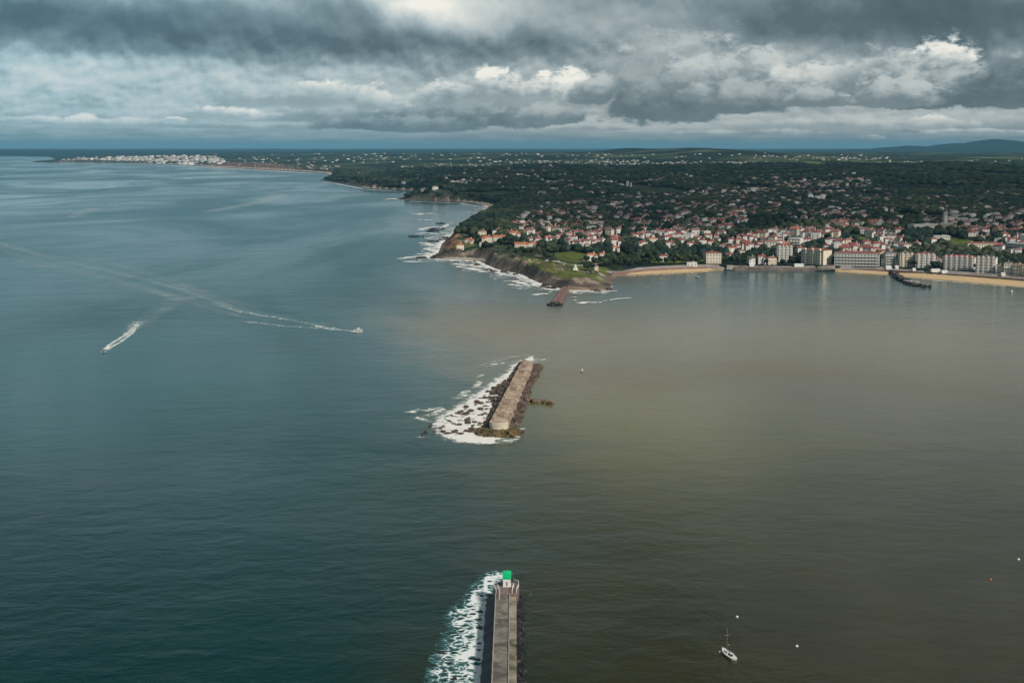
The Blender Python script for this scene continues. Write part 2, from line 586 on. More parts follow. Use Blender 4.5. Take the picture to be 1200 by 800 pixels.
MEADOWS = world_ellipses([(668, 296.5, 22, 4.5, 17), (655, 316, 22, 5.0, 14), (672, 318, 22, 5.5, 13), (640, 308, 18, 3.5, 16), (616, 303, 16, 3.5, 17), (590, 301, 10, 3.0, 17), (729, 298, 8, 4, 12), (690, 309, 26, 2.5, 14),
                          (700, 322, 14, 4, 10), (775, 307.5, 30, 1.8, 6), (825, 306, 18, 1.6, 6), (540, 277, 16, 2.5, 24), (1010, 279, 14, 3, 20), (1123, 285, 22, 6, 16)])
FIELDS = world_ellipses([(1075, 197.5, 11, 2.0, 60), (1145, 201, 16, 1.8, 60), (1096, 198.5, 9, 1.0, 60), (1008, 190.5, 16, 1.0, 65), (952, 190.8, 14, 0.8, 65), (965, 186.2, 22, 1.0, 70), (1000, 186, 12, .9, 70), (1050, 190.8, 30, .8, 66),
                         (1128, 195, 12, 1.2, 64), (750, 214, 20, 3.5, 46), (785, 217, 20, 3.0, 44), (716, 208, 14, 2, 50), (740, 205, 14, 1.2, 52), (705, 192.4, 18, .9, 60), (628, 193, 10, .7, 60), (862, 191.6, 10, .8, 60), (1095, 212, 20, 1.4, 52),
                         (1020, 222, 14, 1.2, 45), (585, 222, 22, 2.2, 30), (1187, 186, 10, .9, 70), (955, 229, 20, 2.0, 40), (1070, 253, 36, 3.4, 30), (640, 208, 20, 1.5, 45), (880, 213, 22, 2, 48), (1180, 198, 16, 1, 60)])
COAST_TREES = world_ellipses([(700, 330, 12, 6, 6), (735, 312, 40, 7, 8), (690, 314, 9, 4, 12)])


def ell(x, y, lst, feather=0.25, seed=3):
    w = np.zeros(x.shape)
    wob = pnoise(x, y, 60.0, seed) * 0.35
    for (cx, cy, a, b) in lst:
        near = (np.abs(x - cx) < 2 * a) & (np.abs(y - cy) < 2 * b)
        if not near.any(): continue
        q = np.hypot((x[near] - cx) / a, (y[near] - cy) / b) + wob[near]
        w[near] = np.maximum(w[near], 1 - sm(q, 1 - feather, 1 + feather))
    return w


def coast_fields(x, y):
    """signed distance inland and the local shore character"""
    d, _ = seg_dist(x, y, poly_xy)
    ins = inside(x, y, poly_xy)
    sd = np.where(ins, d, -d)
    A = np.zeros(x.shape + (3,))
    near = (sd > -150) & (np.hypot(x, y) < 16000)
    idx = np.flatnonzero(near.ravel())
    xf, yf = x.ravel(), y.ravel()
    Af = A.reshape(-1, 3)
    for c in range(0, len(idx), 30000):
        q = idx[c:c + 30000]
        d2 = (xf[q, None] - dv[None, :, 0]) ** 2 + (yf[q, None] - dv[None, :, 1]) ** 2
        w = 1.0 / (d2 + 60.0) ** 2
        Af[q] = (w @ da) / w.sum(1, keepdims=True)
    rest = np.flatnonzero(~near.ravel())
    Af[rest] = (8, 60, 0)
    return sd, A


RIDGES = [  # photo column, photo row, z, half width px, half depth m, extra height: hills that stand out
    (640, 193, 60, 60, 1200, 16), (730, 182, 70, 26, 1400, 30), (790, 183, 70, 60, 2200, 30), (850, 184, 70, 60, 2600, 34), (560, 200, 45, 40, 700, 10), (510, 224, 20, 18, 350, 22), (880, 200, 55, 90, 900, 12), (1000, 204, 50, 110, 900, 14),
    (1130, 203, 50, 80, 800, 12), (690, 222, 35, 40, 400, 10), (930, 270, 20, 50, 260, 12), (575, 262, 20, 34, 420, 8),
]
RW = []
for px, py, z, hw, hd, e in RIDGES:
    x, y = P(px, py, z)
    RW.append((x, y, hw / FPX * y, hd, e))
MOUNT = []   # blue mountain at the right edge
for px, row, hw, dist in ((1160, 163.5, 26, 27000), (1120, 167.5, 22, 27000), (1200, 166.5, 24, 27500), (1250, 168, 30, 27500), (1062, 171.0, 34, 26000), (1010, 175.0, 30, 26000), (1340, 166, 40, 28000)):
    z = CAM_H + (EYE_Y + 1.8 - row) / FPX * dist
    MOUNT.append(((px - 600) / FPX * dist, dist, hw / FPX * dist, 2600.0, z))


def height_from(x, y, sd, A):
    hc, sw, bw = A[..., 0], np.maximum(A[..., 1], 5), A[..., 2]
    r = np.hypot(x, y)
    d = sd + pnoise(x, y, 34.0, 9, 3) * np.minimum(5.0, 1 + np.abs(sd) * 0.2) * (bw < 8)
    dl = np.maximum(d, 0)
    crag = pnoise(x, y, 22.0, 71, 4)
    beach = np.minimum(dl, bw) / np.maximum(bw, 1.0) * 2.6 * (bw > 1) + np.minimum(dl, 3) * 0.25 * (bw <= 1)
    di = np.maximum(dl - bw, 0)
    h = beach + hc * sm(di, 0, sw) * (1 + 0.16 * pnoise(x, y, 45.0, 2) * (bw < 4))
    h += (crag * 6.0 + pnoise(x, y, 9.0, 72, 2) * 2.6) * sm(di, 2, 12) * (1 - sm(di, 30, 70)) * (hc > 10) * (r < 2600)
    h += 14 * sm(di, 30, 700) + 20 * sm(di, 900, 3200) + 22 * sm(r, 4500, 12000) * sm(di, 0, 2500)
    h += pnoise(x, y, 900.0, 21, 4) * 13 * sm(di, 150, 1400) + pnoise(x, y, 260.0, 4, 3) * 4.5 * sm(di, 60, 500)
    h += pnoise(x, y, 3600.0, 31, 3) * 22 * sm(r, 6000, 14000) * sm(di, 300, 3000)
    for (cx, cy, a, b, e) in RW:
        h += e * np.exp(-((x - cx) / a) ** 2 - ((y - cy) / b) ** 2) * sm(di, 0, 120)
    m = np.zeros(x.shape)
    for (cx, cy, a, b, z) in MOUNT:
        m = np.maximum(m, (z - 90) * np.exp(-((x - cx) / a) ** 2 * 0.8 - ((y - cy) / b) ** 2))
    h += m * (1 + 0.05 * pnoise(x, y, 1400.0, 8, 3))
    h = np.where(sd > 0, np.maximum(h, 0.05 + 0.02 * np.minimum(dl, 20)), -0.25 * np.minimum(-sd, 40) - 0.05)
    return h


# polar grid about the camera's foot
NAZ, AZ0, AZ1 = 940, R(-25.5), R(25.5)
rs = np.concatenate([np.arange(1280, 2100, 2.6), 2100 * np.exp(np.linspace(0, math.log(62000 / 2100), 380))])
azs = np.linspace(AZ0, AZ1, NAZ)
RR, AA = np.meshgrid(rs, azs, indexing='ij')
GX, GY = RR * np.sin(AA), RR * np.cos(AA)
SD, AT = coast_fields(GX, GY)
GH = height_from(GX, GY, SD, AT)


def grid_at(F, x, y):
    """bilinear look-up on the polar grid"""
    x, y = np.asarray(x, float), np.asarray(y, float)
    r, a = np.hypot(x, y), np.arctan2(x, y)
    i = np.clip(np.searchsorted(rs, r) - 1, 0, len(rs) - 2)
    fi = np.clip((r - rs[i]) / (rs[i + 1] - rs[i]), 0, 1)
    ja = np.clip((a - AZ0) / (AZ1 - AZ0) * (NAZ - 1), 0, NAZ - 1.001)
    j = ja.astype(int)
    fj = ja - j
    return (F[i, j] * (1 - fj) + F[i, j + 1] * fj) * (1 - fi) + (F[i + 1, j] * (1 - fj) + F[i + 1, j + 1] * fj) * fi


def hgt(x, y): return float(grid_at(GH, x, y))


_el = np.maximum.accumulate(np.arctan2(np.maximum(GH, 0) - CAM_H, RR), axis=0)     # running skyline per column


def on_land(px, py):
    """ground point(s) seen at photo pixel(s)"""
    px, py = np.atleast_1d(np.asarray(px, float)), np.atleast_1d(np.asarray(py, float))
    d = ray(px, py)
    a = np.arctan2(d[:, 0], d[:, 1])
    e = np.arctan2(d[:, 2], np.hypot(d[:, 0], d[:, 1]))
    j = np.clip(np.round((a - AZ0) / (AZ1 - AZ0) * (NAZ - 1)).astype(int), 0, NAZ - 1)
    r = np.array([rs[min(np.searchsorted(_el[:, jj], ee), len(rs) - 1)] for jj, ee in zip(j, e)])
    return np.stack([r * np.sin(a), r * np.cos(a)], -1)


def to_px(x, y, z):
    """photo pixel of a world point"""
    c, s = math.cos(PITCH), math.sin(PITCH)
    x, y, z = np.asarray(x, float), np.asarray(y, float), np.asarray(z, float) - CAM_H
    dep = y * c - z * s
    return 600 + FPX * x / dep, 400 - FPX * (y * s + z * c) / dep


# zone colours (ground colours; the farthest hills also carry painted haze and cloud shade)
slope = np.hypot(np.gradient(GH, axis=0) / np.gradient(RR, axis=0), np.gradient(GH, axis=1) / (RR * (azs[1] - azs[0])))
n1 = pnoise(GX, GY, 40.0, 41)
n2 = pnoise(GX, GY, 300.0, 42)
forest = np.array([0.013, 0.026, 0.023])
scrub = np.array([0.050, 0.066, 0.028])
grass = np.array([0.125, 0.155, 0.038])
rock = np.array([0.34, 0.27, 0.215])
dark_rock = np.array([0.095, 0.075, 0.066])
sand = np.array([0.58, 0.42, 0.24])
earth = np.array([0.30, 0.17, 0.10])
mead = ell(GX, GY, MEADOWS)
fld = ell(GX, GY, FIELDS, 0.2, 6)
Z = np.empty(GX.shape + (3,))
Z[:] = forest
di_ = SD - AT[..., 2]
w = sm(180 - di_, 0, 110) * (RR < 2400)
azp = 600 + FPX * np.tan(AA)
w *= (azp > 505) * (1 - sm(azp, 720, 740))
Z += (scrub - Z) * (w * sm(n1 + 0.3, 0, .5))[..., None]
Z += ((grass * (0.78 + 0.3 * n1)[..., None]) - Z) * mead[..., None]
fcol = np.where((np.sin(GX * .0013 + GY * .0021) > 0.2)[..., None], np.array([0.30, 0.24, 0.10]), np.array([0.13, 0.17, 0.06]))
fcol = np.where((GY > 5200)[..., None], fcol, np.array([0.045, 0.065, 0.032]))
Z += (fcol - Z) * (fld * 0.9)[..., None]
glade = (1 - sm(pnoise(GX, GY, 420, 66, 3), -.32, -.24)) * sm(RR, 2600, 3000)
Z += ((np.array([0.052, 0.070, 0.032]) * (1 + .5 * pnoise(GX, GY, 160.0, 79, 2))[..., None]) - Z) * (glade * .8)[..., None]
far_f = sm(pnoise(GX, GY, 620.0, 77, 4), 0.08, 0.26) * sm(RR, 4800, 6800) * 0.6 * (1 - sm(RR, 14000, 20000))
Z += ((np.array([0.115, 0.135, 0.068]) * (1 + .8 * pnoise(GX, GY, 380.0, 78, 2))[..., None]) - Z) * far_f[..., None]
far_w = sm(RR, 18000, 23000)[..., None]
Z += (np.array([0.010, 0.024, 0.030]) - Z) * far_w  # far hills painted dark and bluish, standing in for haze and cloud shadow
cl = sm(slope + .35 * pnoise(GX, GY, 14.0, 88, 3), 0.35, 0.7) * (di_ < 90) * (AT[..., 0] > 6)
rk = dark_rock + (rock - dark_rock) * sm(n1 + pnoise(GX, GY, 9.0, 5) * 0.6 + sm(azp, 640, 690) * (azp < 720) * 0.9, -0.2, 0.6)[..., None]
Z += (rk - Z) * (cl * (0.75 + 0.25 * sm(n1, -.3, .2)))[..., None]
low = (di_ < 9) & (AT[..., 2] <= 8) & (AT[..., 0] > 6)
Z = np.where((low & (SD < 14))[..., None], dark_rock + (rock - dark_rock) * (0.35 * sm(n1, -.4, .5))[..., None], Z)
redcliff = (azp > 250) & (azp < 335) & (SD < 110) & (RR > 7000)
Z = np.where((redcliff & (SD > 30))[..., None], np.array([0.19, 0.12, 0.095]), Z)
hed = (azp > 516) & (azp < 540) & (RR > 1900) & (RR < 2600) & (slope > .4) & (n1 > 0.05)
Z = np.where(hed[..., None], np.array([0.22, 0.10, 0.075]), Z)
beachmask = (SD < AT[..., 2] + 1.5) & (AT[..., 2] > 3.0)
wet = sm(8 - SD, 0, 8)[..., None]
sandc = np.where(((azp > 655) & (azp < 735))[..., None] & (RR < 2400)[..., None], np.array([0.30, 0.22, 0.165]), np.where((RR > 2400)[..., None], np.array([0.50, 0.36, 0.27]), sand))
sandc = np.where(((azp > 515) & (azp < 568))[..., None] & (RR < 2400)[..., None], np.array([0.42, 0.38, 0.33]), sandc)
Z = np.where(beachmask[..., None], sandc * (1 - 0.4 * wet) * (1 + .06 * n1)[..., None], Z)
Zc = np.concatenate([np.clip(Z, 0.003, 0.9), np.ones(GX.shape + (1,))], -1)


def land_mat(b, co, t):
    z = attr('zone', 'Color')
    n = noise(co, 0.09, 6.0, 0.65, 0.2)
    n3 = noise(co, 0.012, 5.0, 0.6, 0.3)
    k = sstep(n, 0.3, 0.7, 0.62, 1.35) * sstep(n3, 0.3, 0.7, 0.75, 1.25)
    setin(b, 'Base Color', mixc(1.0, z, Val_rgb(k), 'MULTIPLY'))
    setin(b, 'Roughness', 0.95)
    setin(b, 'Specular IOR Level', 0.1)
    bump(b, n, 0.6, 3.0)


def Val_rgb(k): return vec(k, k, k)


def sand_mat(b, co, t):
    z = attr('zone', 'Color')
    n = noise(co, 0.25, 6.0, 0.65, 0.2)
    setin(b, 'Base Color', mixc(1.0, z, Val_rgb(sstep(n, 0.3, 0.7, 0.86, 1.12)), 'MULTIPLY'))
    setin(b, 'Roughness', 0.9)
    setin(b, 'Specular IOR Level', 0.15)


M_LAND = material('land', land_mat)
M_SAND = material('sand', sand_mat)
nr, na = GX.shape
ii = np.arange((nr - 1) * na).reshape(nr - 1, na)[:, :-1].ravel()
quads = np.stack([ii, ii + 1, ii + na + 1, ii + na], -1)
fsd = np.maximum.reduce([SD.ravel()[quads[:, k]] for k in range(4)])
keep = fsd > -35
fb = beachmask.ravel()[quads].sum(1) >= 3
GV = np.stack([GX.ravel(), GY.ravel(), GH.ravel()], -1)


def sub_mesh(name, sel, mat):
    q = quads[sel]
    u, inv = np.unique(q, return_inverse=True)
    me = fast_mesh(name, GV[u], inv.reshape(q.shape)[:, ::-1], [mat], {'zone': ('FLOAT_COLOR', Zc.reshape(-1, 4)[u])}, smooth=True)
    return link(name, me)


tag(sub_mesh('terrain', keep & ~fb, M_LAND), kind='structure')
tag(sub_mesh('beach', keep & fb, M_SAND), kind='structure')


# ------------------------------------------------------------------ sea
def plume_pt(px, py): return P(px, py)


def sea_mat(b, co, t):
    geo = t.nodes.new('ShaderNodeNewGeometry')
    pos = Val(geo.outputs['Position'])
    x, y, z = split(pos)
    wob = noise(pos, 0.0035, 5.0, 0.6, 0.6)
    wob2 = noise(pos, 0.018, 4.0, 0.6, 0.5)
    # muddy river water fills the bay on the right of a line through the breakwaters
    side = x - (y * -0.030 + 22.0)
    s_far = side - (y - 700.0) * 0.02
    edge = s_far + 42.0 + Val.m('MINIMUM', Val.m('MAXIMUM', y - 850.0, 0.0) * 0.22, 75.0) + (wob - 0.5) * 190.0 + (wob2 - 0.5) * 60.0
    mud = sstep(edge, -40.0, 95.0) * sstep(y + (wob - 0.5) * 600.0, 2000.0, 1150.0)
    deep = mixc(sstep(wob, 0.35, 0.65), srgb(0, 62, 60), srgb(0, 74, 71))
    deep = mixc(sstep(y, 420.0, 900.0), mixc(0.62, deep, srgb(0, 28, 30)), deep)  # nearer water painted darker in place of a cloud's shadow
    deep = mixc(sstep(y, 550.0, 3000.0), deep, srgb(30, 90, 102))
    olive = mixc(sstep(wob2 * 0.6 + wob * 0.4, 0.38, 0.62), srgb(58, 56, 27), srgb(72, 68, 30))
    olive = mixc(sstep(y + (wob - 0.5) * 200.0, 400.0, 760.0), mixc(0.68, olive, srgb(36, 38, 24)), olive)  # muddy water close by gets the same painted cloud shade
    patch = Val.m('EXPONENT', ((x - 70.0) * (x - 70.0) * (1 / 70.0 ** 2) + (y - 790.0) * (y - 790.0) * (1 / 170.0 ** 2)) * -1.0)
    olive = mixc(patch * 0.75, olive, srgb(120, 116, 58))
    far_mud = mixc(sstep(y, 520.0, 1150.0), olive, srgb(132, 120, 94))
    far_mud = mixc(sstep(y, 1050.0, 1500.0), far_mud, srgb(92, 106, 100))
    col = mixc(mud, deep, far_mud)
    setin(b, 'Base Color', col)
    slick = noise(vec(x, y * 0.45, 0.0), 0.0022, 5.0, 0.6, 0.8)
    setin(b, 'Roughness', sstep(slick, 0.35, 0.65, 0.10, 0.26))
    setin(b, 'IOR', 1.33)
    setin(b, 'Specular IOR Level', 0.4)
    w1 = noise(vec(x * 0.8 + y * 0.3, y - x * 0.2, 0.0), 0.075, 5.0, 0.62, 0.3)
    w2 = noise(vec(x * 0.6 + y * 0.5, y * 1.1 - x * 0.4, 4.0), 0.018, 3.0, 0.5, 0.2)
    h = w1 * 1.0 + w2 * 1.6
    n = t.nodes.new('ShaderNodeBump')
    Val.nt.links.new((sstep(slick, 0.35, 0.65, 0.14, 0.34) * sstep(y, 1700.0, 4200.0, 1.0, 0.10) * (sstep(y, 900.0, 1400.0) * 1.3 + 1.0)).s, n.inputs['Strength'])
    n.inputs['Distance'].default_value = 1.6
    Val.nt.links.new(h.s, n.inputs['Height'])
    Val.nt.links.new(n.outputs[0], b.inputs['Normal'])


M_SEA = material('sea_water', sea_mat)
# ring sheet so that near water has sensible faces
sr = np.concatenate([[0.01], np.geomspace(60, 85000, 60)])
sa = np.linspace(0, 2 * np.pi, 97)[:-1]
SX, SA = np.meshgrid(sr, sa, indexing='ij')
sv = np.stack([SX * np.sin(SA), np.clip(SX * np.cos(SA), -30000, None), np.zeros(SX.shape)], -1).reshape(-1, 3)
si = np.arange((len(sr) - 1) * 96).reshape(-1, 96)
sq = np.stack([si, np.roll(si, -1, 1), np.roll(si, -1, 1) + 96, si + 96], -1).reshape(-1, 4)
sea = link('sea', fast_mesh('sea', sv, sq[:, ::-1], [M_SEA]))
tag(sea, kind='structure')
# ------------------------------------------------------------------ materials of the built things
M_STONE = worn('tan_stone', (0.19, 0.135, 0.10), (0.50, 0.39, 0.30), 0.13, 0.9, 0.2, 0.5, 1.2, 0.75)  # weathered tan of the stone itself, blotched and streaked
M_PALE_STONE = worn('pale_stone', (0.34, 0.26, 0.20), (0.56, 0.46, 0.37), 0.15, 0.9, 0.2, 0.4, 1.2, 0.6)
M_PALE = worn('pale_concrete', (0.55, 0.50, 0.36), (0.72, 0.68, 0.58), 0.5, 0.9, 0.2, 0.2, 2.0, 0.3)
M_WEED = worn('weedy_rock', (0.045, 0.034, 0.022), (0.17, 0.12, 0.05), 0.30, 0.75, 0.4, 0.3, 2.0)
M_ROCK = worn('wet_rock', (0.050, 0.036, 0.030), (0.15, 0.10, 0.078), 0.25, 0.6, 0.5, 0.3, 2.0)
M_DARK = worn('black_wet_concrete', (0.012, 0.013, 0.017), (0.030, 0.030, 0.034), 0.4, 0.55, 0.4, 0.3, 1.5)
M_ROAD = worn('pier_concrete', (0.10, 0.088, 0.078), (0.27, 0.24, 0.215), 0.16, 0.9, 0.2, 0.2, 2.0, 0.8)
M_WALK = worn('mossy_walkway', (0.075, 0.07, 0.042), (0.34, 0.30, 0.235), 0.14, 0.9, 0.2, 0.2, 2.0, 0.7)
M_HEAD = worn('pier_head_paving', (0.16, 0.115, 0.105), (0.24, 0.18, 0.165), 0.6, 0.9, 0.2)
M_CURB = worn('whitened_curb', (0.30, 0.27, 0.24), (0.50, 0.47, 0.44), 0.8, 0.8, 0.2)
M_WHITE = worn('white_paint', (0.74, 0.72, 0.68), (0.82, 0.81, 0.78), 0.8, 0.45, 0.4)
M_GREEN = worn('green_paint', (0.0, 0.50, 0.19), (0.01, 0.60, 0.25), 0.9, 0.4, 0.4)
M_GLASS = worn('dark_glass', (0.02, 0.025, 0.03), (0.035, 0.04, 0.045), 1.0, 0.15, 0.6)
M_STEEL = worn('grey_metal', (0.35, 0.36, 0.37), (0.5, 0.5, 0.5), 2.0, 0.4, 0.5)
M_ORANGE = worn('orange_plastic', (0.62, 0.13, 0.03), (0.70, 0.17, 0.04), 2.0, 0.5, 0.4)
M_BLUE = worn('blue_canvas', (0.015, 0.045, 0.09), (0.02, 0.06, 0.12), 2.0, 0.8, 0.2)
M_NAVY = worn('dark_hull_paint', (0.02, 0.03, 0.04), (0.03, 0.04, 0.05), 2.0, 0.35, 0.5)
M_RED_STONE = worn('reddish_stone', (0.17, 0.10, 0.085), (0.30, 0.19, 0.165), 0.3, 0.9, 0.2, 0.3, 2.0)


def foam_mat(name, scale, white, thin, lace=0.0, opac=1.0, gain=2.0, soft=0.06):
    def fn(b, co, t):
        den = attr('den')
        geo = t.nodes.new('ShaderNodeNewGeometry')
        pos = Val(geo.outputs['Position'])
        n = noise(pos, scale, 7.0, 0.66, 1.0)
        v = n
        if lace:
            warp = noise(pos, scale * 0.8, 3.0, 0.6, 0.0, True)
            n2 = t.nodes.new('ShaderNodeVectorMath'); n2.operation = 'MULTIPLY_ADD'
            Val.nt.links.new(warp.s, n2.inputs[0]); n2.inputs[1].default_value = (5.0, 5.0, 0); Val.nt.links.new(pos.s, n2.inputs[2])
            cell = voronoi(Val(n2.outputs[0]), scale * 1.6, 'DISTANCE_TO_EDGE')
            v = n * (1 - lace) + (0.62 - cell * 1.1) * lace
        # the noise sits around 0.5 with a spread of about 0.12
        v = (v - 0.5) * gain + 0.5
        x = v + den * 0.75 - 0.82
        fine = noise(pos, scale * 5.0, 5.0, 0.7, 0.5)
        x = x + (fine - 0.5) * 0.6
        a = (sstep(x, -soft * 5.0, soft * 0.6) * 0.42 + sstep(x, -soft * 0.4, soft * 2.6) * 0.58) * opac
        setin(b, 'Base Color', mixc(sstep(x, -0.02, 0.20), thin, white))
        setin(b, 'Roughness', 0.9)
        setin(b, 'Specular IOR Level', 0.2)
        setin(b, 'Alpha', a)
    return material(name, fn)


M_FOAM = foam_mat('surf_foam', 0.16, (0.82, 0.80, 0.76), (0.45, 0.50, 0.48))
M_FOAM_PIER = foam_mat('churned_foam', 0.20, (0.80, 0.84, 0.84), (0.10, 0.30, 0.32), 0.45)
M_FOAM_FAR = foam_mat('breaker_foam', 0.085, (0.80, 0.80, 0.78), (0.40, 0.44, 0.45), gain=3.2)
M_WAKE = foam_mat('wake_foam', 0.22, (0.80, 0.82, 0.80), (0.45, 0.55, 0.56))
M_TRAIL = foam_mat('old_wake', 0.02, (0.50, 0.62, 0.66), (0.34, 0.48, 0.52), 0.0, 0.32, 1.6, 0.16)


def foam_area(name, poly, step, density, mat, z=0.06, swell=0.35):
    """foam lying on the water inside a ground polygon; density(x, y, distance inside) -> 0..1"""
    poly = np.asarray(poly)
    x = np.arange(poly[:, 0].min(), poly[:, 0].max() + step, step)
    y = np.arange(poly[:, 1].min(), poly[:, 1].max() + step, step)
    X, Y = np.meshgrid(x, y)
    d, _ = seg_dist(X, Y, poly)
    ins = inside(X, Y, poly)
    den = np.clip(density(X, Y, np.where(ins, d, -d)), 0, 1)
    i = np.arange(X.size).reshape(X.shape)
    q = np.stack([i[:-1, :-1], i[:-1, 1:], i[1:, 1:], i[1:, :-1]], -1).reshape(-1, 4)
    q = q[den.ravel()[q].max(1) > 0.12]
    u, inv = np.unique(q, return_inverse=True)
    V_ = np.stack([X.ravel(), Y.ravel(), z + swell * den.ravel() * (0.5 + 0.5 * pnoise(X.ravel(), Y.ravel(), 7.0, 3))], -1)[u]
    o = link(name, fast_mesh(name, V_, inv.reshape(q.shape), [mat], {'den': ('FLOAT', den.ravel()[u])}, smooth=True))
    return tag(o, kind='stuff')


def foam_strokes(name, strokes, mat, z=0.05, step=6.0, na=6):
    """strokes: list of (list of photo points, half width in metres start, end, strength)"""
    VV, FF, DD = [], [], []
    base = 0
    for k, (pts, w0, w1, st) in enumerate(strokes):
        p = P(np.array([q[0] for q in pts], float), np.array([q[1] for q in pts], float))
        seg = np.hypot(*np.diff(p, axis=0).T)
        cum = np.concatenate([[0], np.cumsum(seg)])
        n = max(6, int(cum[-1] / step))
        s = np.linspace(0, cum[-1], n)
        c = np.stack([np.interp(s, cum, p[:, 0]), np.interp(s, cum, p[:, 1])], -1)
        t = np.gradient(c, axis=0)
        t /= np.hypot(t[:, 0], t[:, 1])[:, None] + 1e-9
        nrm = np.stack([-t[:, 1], t[:, 0]], -1)
        f = s / cum[-1]
        w = (w0 + (w1 - w0) * f) * (1 + 0.35 * pnoise(c[:, 0], c[:, 1], 40, 5))
        for j in range(na + 1):
            v = j / na * 2 - 1
            q = c + nrm * (w * v)[:, None]
            VV.append(np.stack([q[:, 0], q[:, 1], np.full(n, z + 0.012 * k)], -1))
            DD.append(np.clip((st - .05) * (1 + .45 * pnoise(q[:, 0], q[:, 1], 24.0, 8, 3) * (mat is M_FOAM_FAR)) * (1 - v * v) ** 0.7 * sm(f, 0, .1) * sm(1 - f, 0, .12), 0, 1))
        idx = base + np.arange((na + 1) * n).reshape(na + 1, n)
        FF.append(np.stack([idx[:-1, :-1], idx[1:, :-1], idx[1:, 1:], idx[:-1, 1:]], -1).reshape(-1, 4))
        base += (na + 1) * n
    o = link(name, fast_mesh(name, np.vstack(VV), np.vstack(FF), [mat], {'den': ('FLOAT', np.concatenate(DD))}))
    return tag(o, kind='stuff')


def poly_px(pts): return P(np.array([q[0] for q in pts], float), np.array([q[1] for q in pts], float))


# ------------------------------------------------------------------ island breakwater in the middle of the bay
AN, AF = np.array(P(584.5, 496.5, 5.0)), np.array(P(619.5, 422.8, 5.0))
AX = AF - AN
AL = float(np.hypot(*AX))
A_RZ = -math.atan2(AX[0], AX[1])


def artha(t, s, z=0.0):
    """local (across, along) -> world"""
    c, q = math.cos(A_RZ), math.sin(A_RZ)
    return (AN[0] + t * c - s * q, AN[1] + t * q + s * c, z)


rnd = random.Random(5)
bw_ = empty('breakwater', (AN[0], AN[1], 0), A_RZ)
tag(bw_, 'detached island breakwater of pale stone with surf along its seaward side', 'breakwater')
# deck: a long slab with a broken edge
m = MB()
n = 70
for k in range(n + 1):
    s = AL * k / n
    hw = 4.2 - 0.7 * k / n
    l, r_ = -hw + rnd.uniform(-.25, .25), hw + rnd.uniform(-.5, .35) - (0.9 if .30 < k / n < .36 else 0)
    zt = 5.0 + 0.12 * rnd.uniform(-1, 1)
    m.v += [(l - 1.2, s, -1.5), (l, s, zt), (-hw * .35, s, zt + .15), (hw * .3, s, zt - .05), (r_, s, zt - .5), (r_ + .9, s, -1.5)]
for k in range(n):
    for j in range(5):
        a = k * 6 + j
        m.f.append((a, a + 1, a + 7, a + 6)); m.m.append(0)
m.f += [(5, 4, 3, 2, 1, 0), tuple(n * 6 + j for j in range(6))]; m.m += [0, 0]
m.build('deck', M_STONE, bw_)
m = MB()                                         # broken raised pavement along the bay side of the deck
for k in range(34):
    if k in (11, 12, 20): continue
    s0, s1 = AL * (k + .04) / 34 + 3, AL * (k + .96) / 34
    m.box((1.9 - 0.4 * k / 34, (s0 + s1) / 2, 4.98 + rnd.uniform(-.12, .12)), (2.2 + rnd.uniform(-.4, .3), s1 - s0, .8), rnd.uniform(-.015, .015))
pv = m.build('raised_pavement', M_PALE_STONE, bw_); pv['kind'] = 'stuff'
m = MB()
for k in range(40):                              # parapet in worn lengths
    s0, s1 = AL * (k + .03) / 40, AL * (k + .97) / 40
    x = -3.9 + 0.6 * k / 40
    m.box((x, (s0 + s1) / 2, 5.6 + rnd.uniform(-.15, .2)), (1.3, s1 - s0, 1.8), 0)
m.build('parapet', M_STONE, bw_)
m = MB()
m.lathe((0.3, -1.0, 0), [(9.6, -2), (9.0, 0.6), (7.6, 2.2), (6.2, 2.6), (0.3, 2.7)], 24)
m.build('round_head', M_WEED, bw_, True)
m = MB()                                         # pale curved wall that closes the deck
for k in range(12):
    a0, a1 = math.pi + math.pi * k / 12, math.pi + math.pi * (k + 1) / 12
    ro, ri = 5.0, 4.2
    q = [(ro * math.cos(a0), ro * math.sin(a0) * .7), (ro * math.cos(a1), ro * math.sin(a1) * .7), (ri * math.cos(a1), ri * math.sin(a1) * .7), (ri * math.cos(a0), ri * math.sin(a0) * .7)]
    m.add([(x, y + .2, z) for z in (0.5, 6.2) for x, y in q], [(0, 3, 2, 1), (4, 5, 6, 7), (0, 1, 5, 4), (1, 2, 6, 5), (2, 3, 7, 6), (3, 0, 4, 7)])
m.add([(4.19 * math.cos(math.pi + math.pi * k / 12), .2 + 4.19 * .7 * math.sin(math.pi + math.pi * k / 12), 5.3) for k in range(13)], [tuple(range(13))])
m.build('head_wall', M_PALE, bw_)
m = MB()                                         # rubble slopes
for k in range(400):
    f = rnd.random() ** 0.9
    s = AL * f
    wide = 2.5 + 3.0 * math.sin(min(1, f * 1.1) * 3.1) + (6.0 * max(0, 1 - abs(f - .60) / .14)) + 2.0 * max(0, 1 - f * 6)
    u = rnd.random()
    d = rnd.uniform(1.2, 2.8)
    m.block((-4.6 - u * wide, s + rnd.uniform(-2, 2), 3.6 * (1 - u) ** 1.3 + rnd.uniform(-.7, .4)), (d * 1.2, d * rnd.uniform(.9, 1.6), d), rnd)
for k in range(210):
    f = rnd.random()
    u = rnd.random()
    d = rnd.uniform(1.0, 2.2)
    m.block((4.3 + u * (4.0 if f < .42 or f > .8 else 2.4), AL * f, 2.4 * (1 - u) + rnd.uniform(-.6, .3)), (d * 1.2, d * 1.3, d), rnd)
rb = m.build('rubble', M_ROCK, bw_); rb['kind'] = 'stuff'
m = MB()
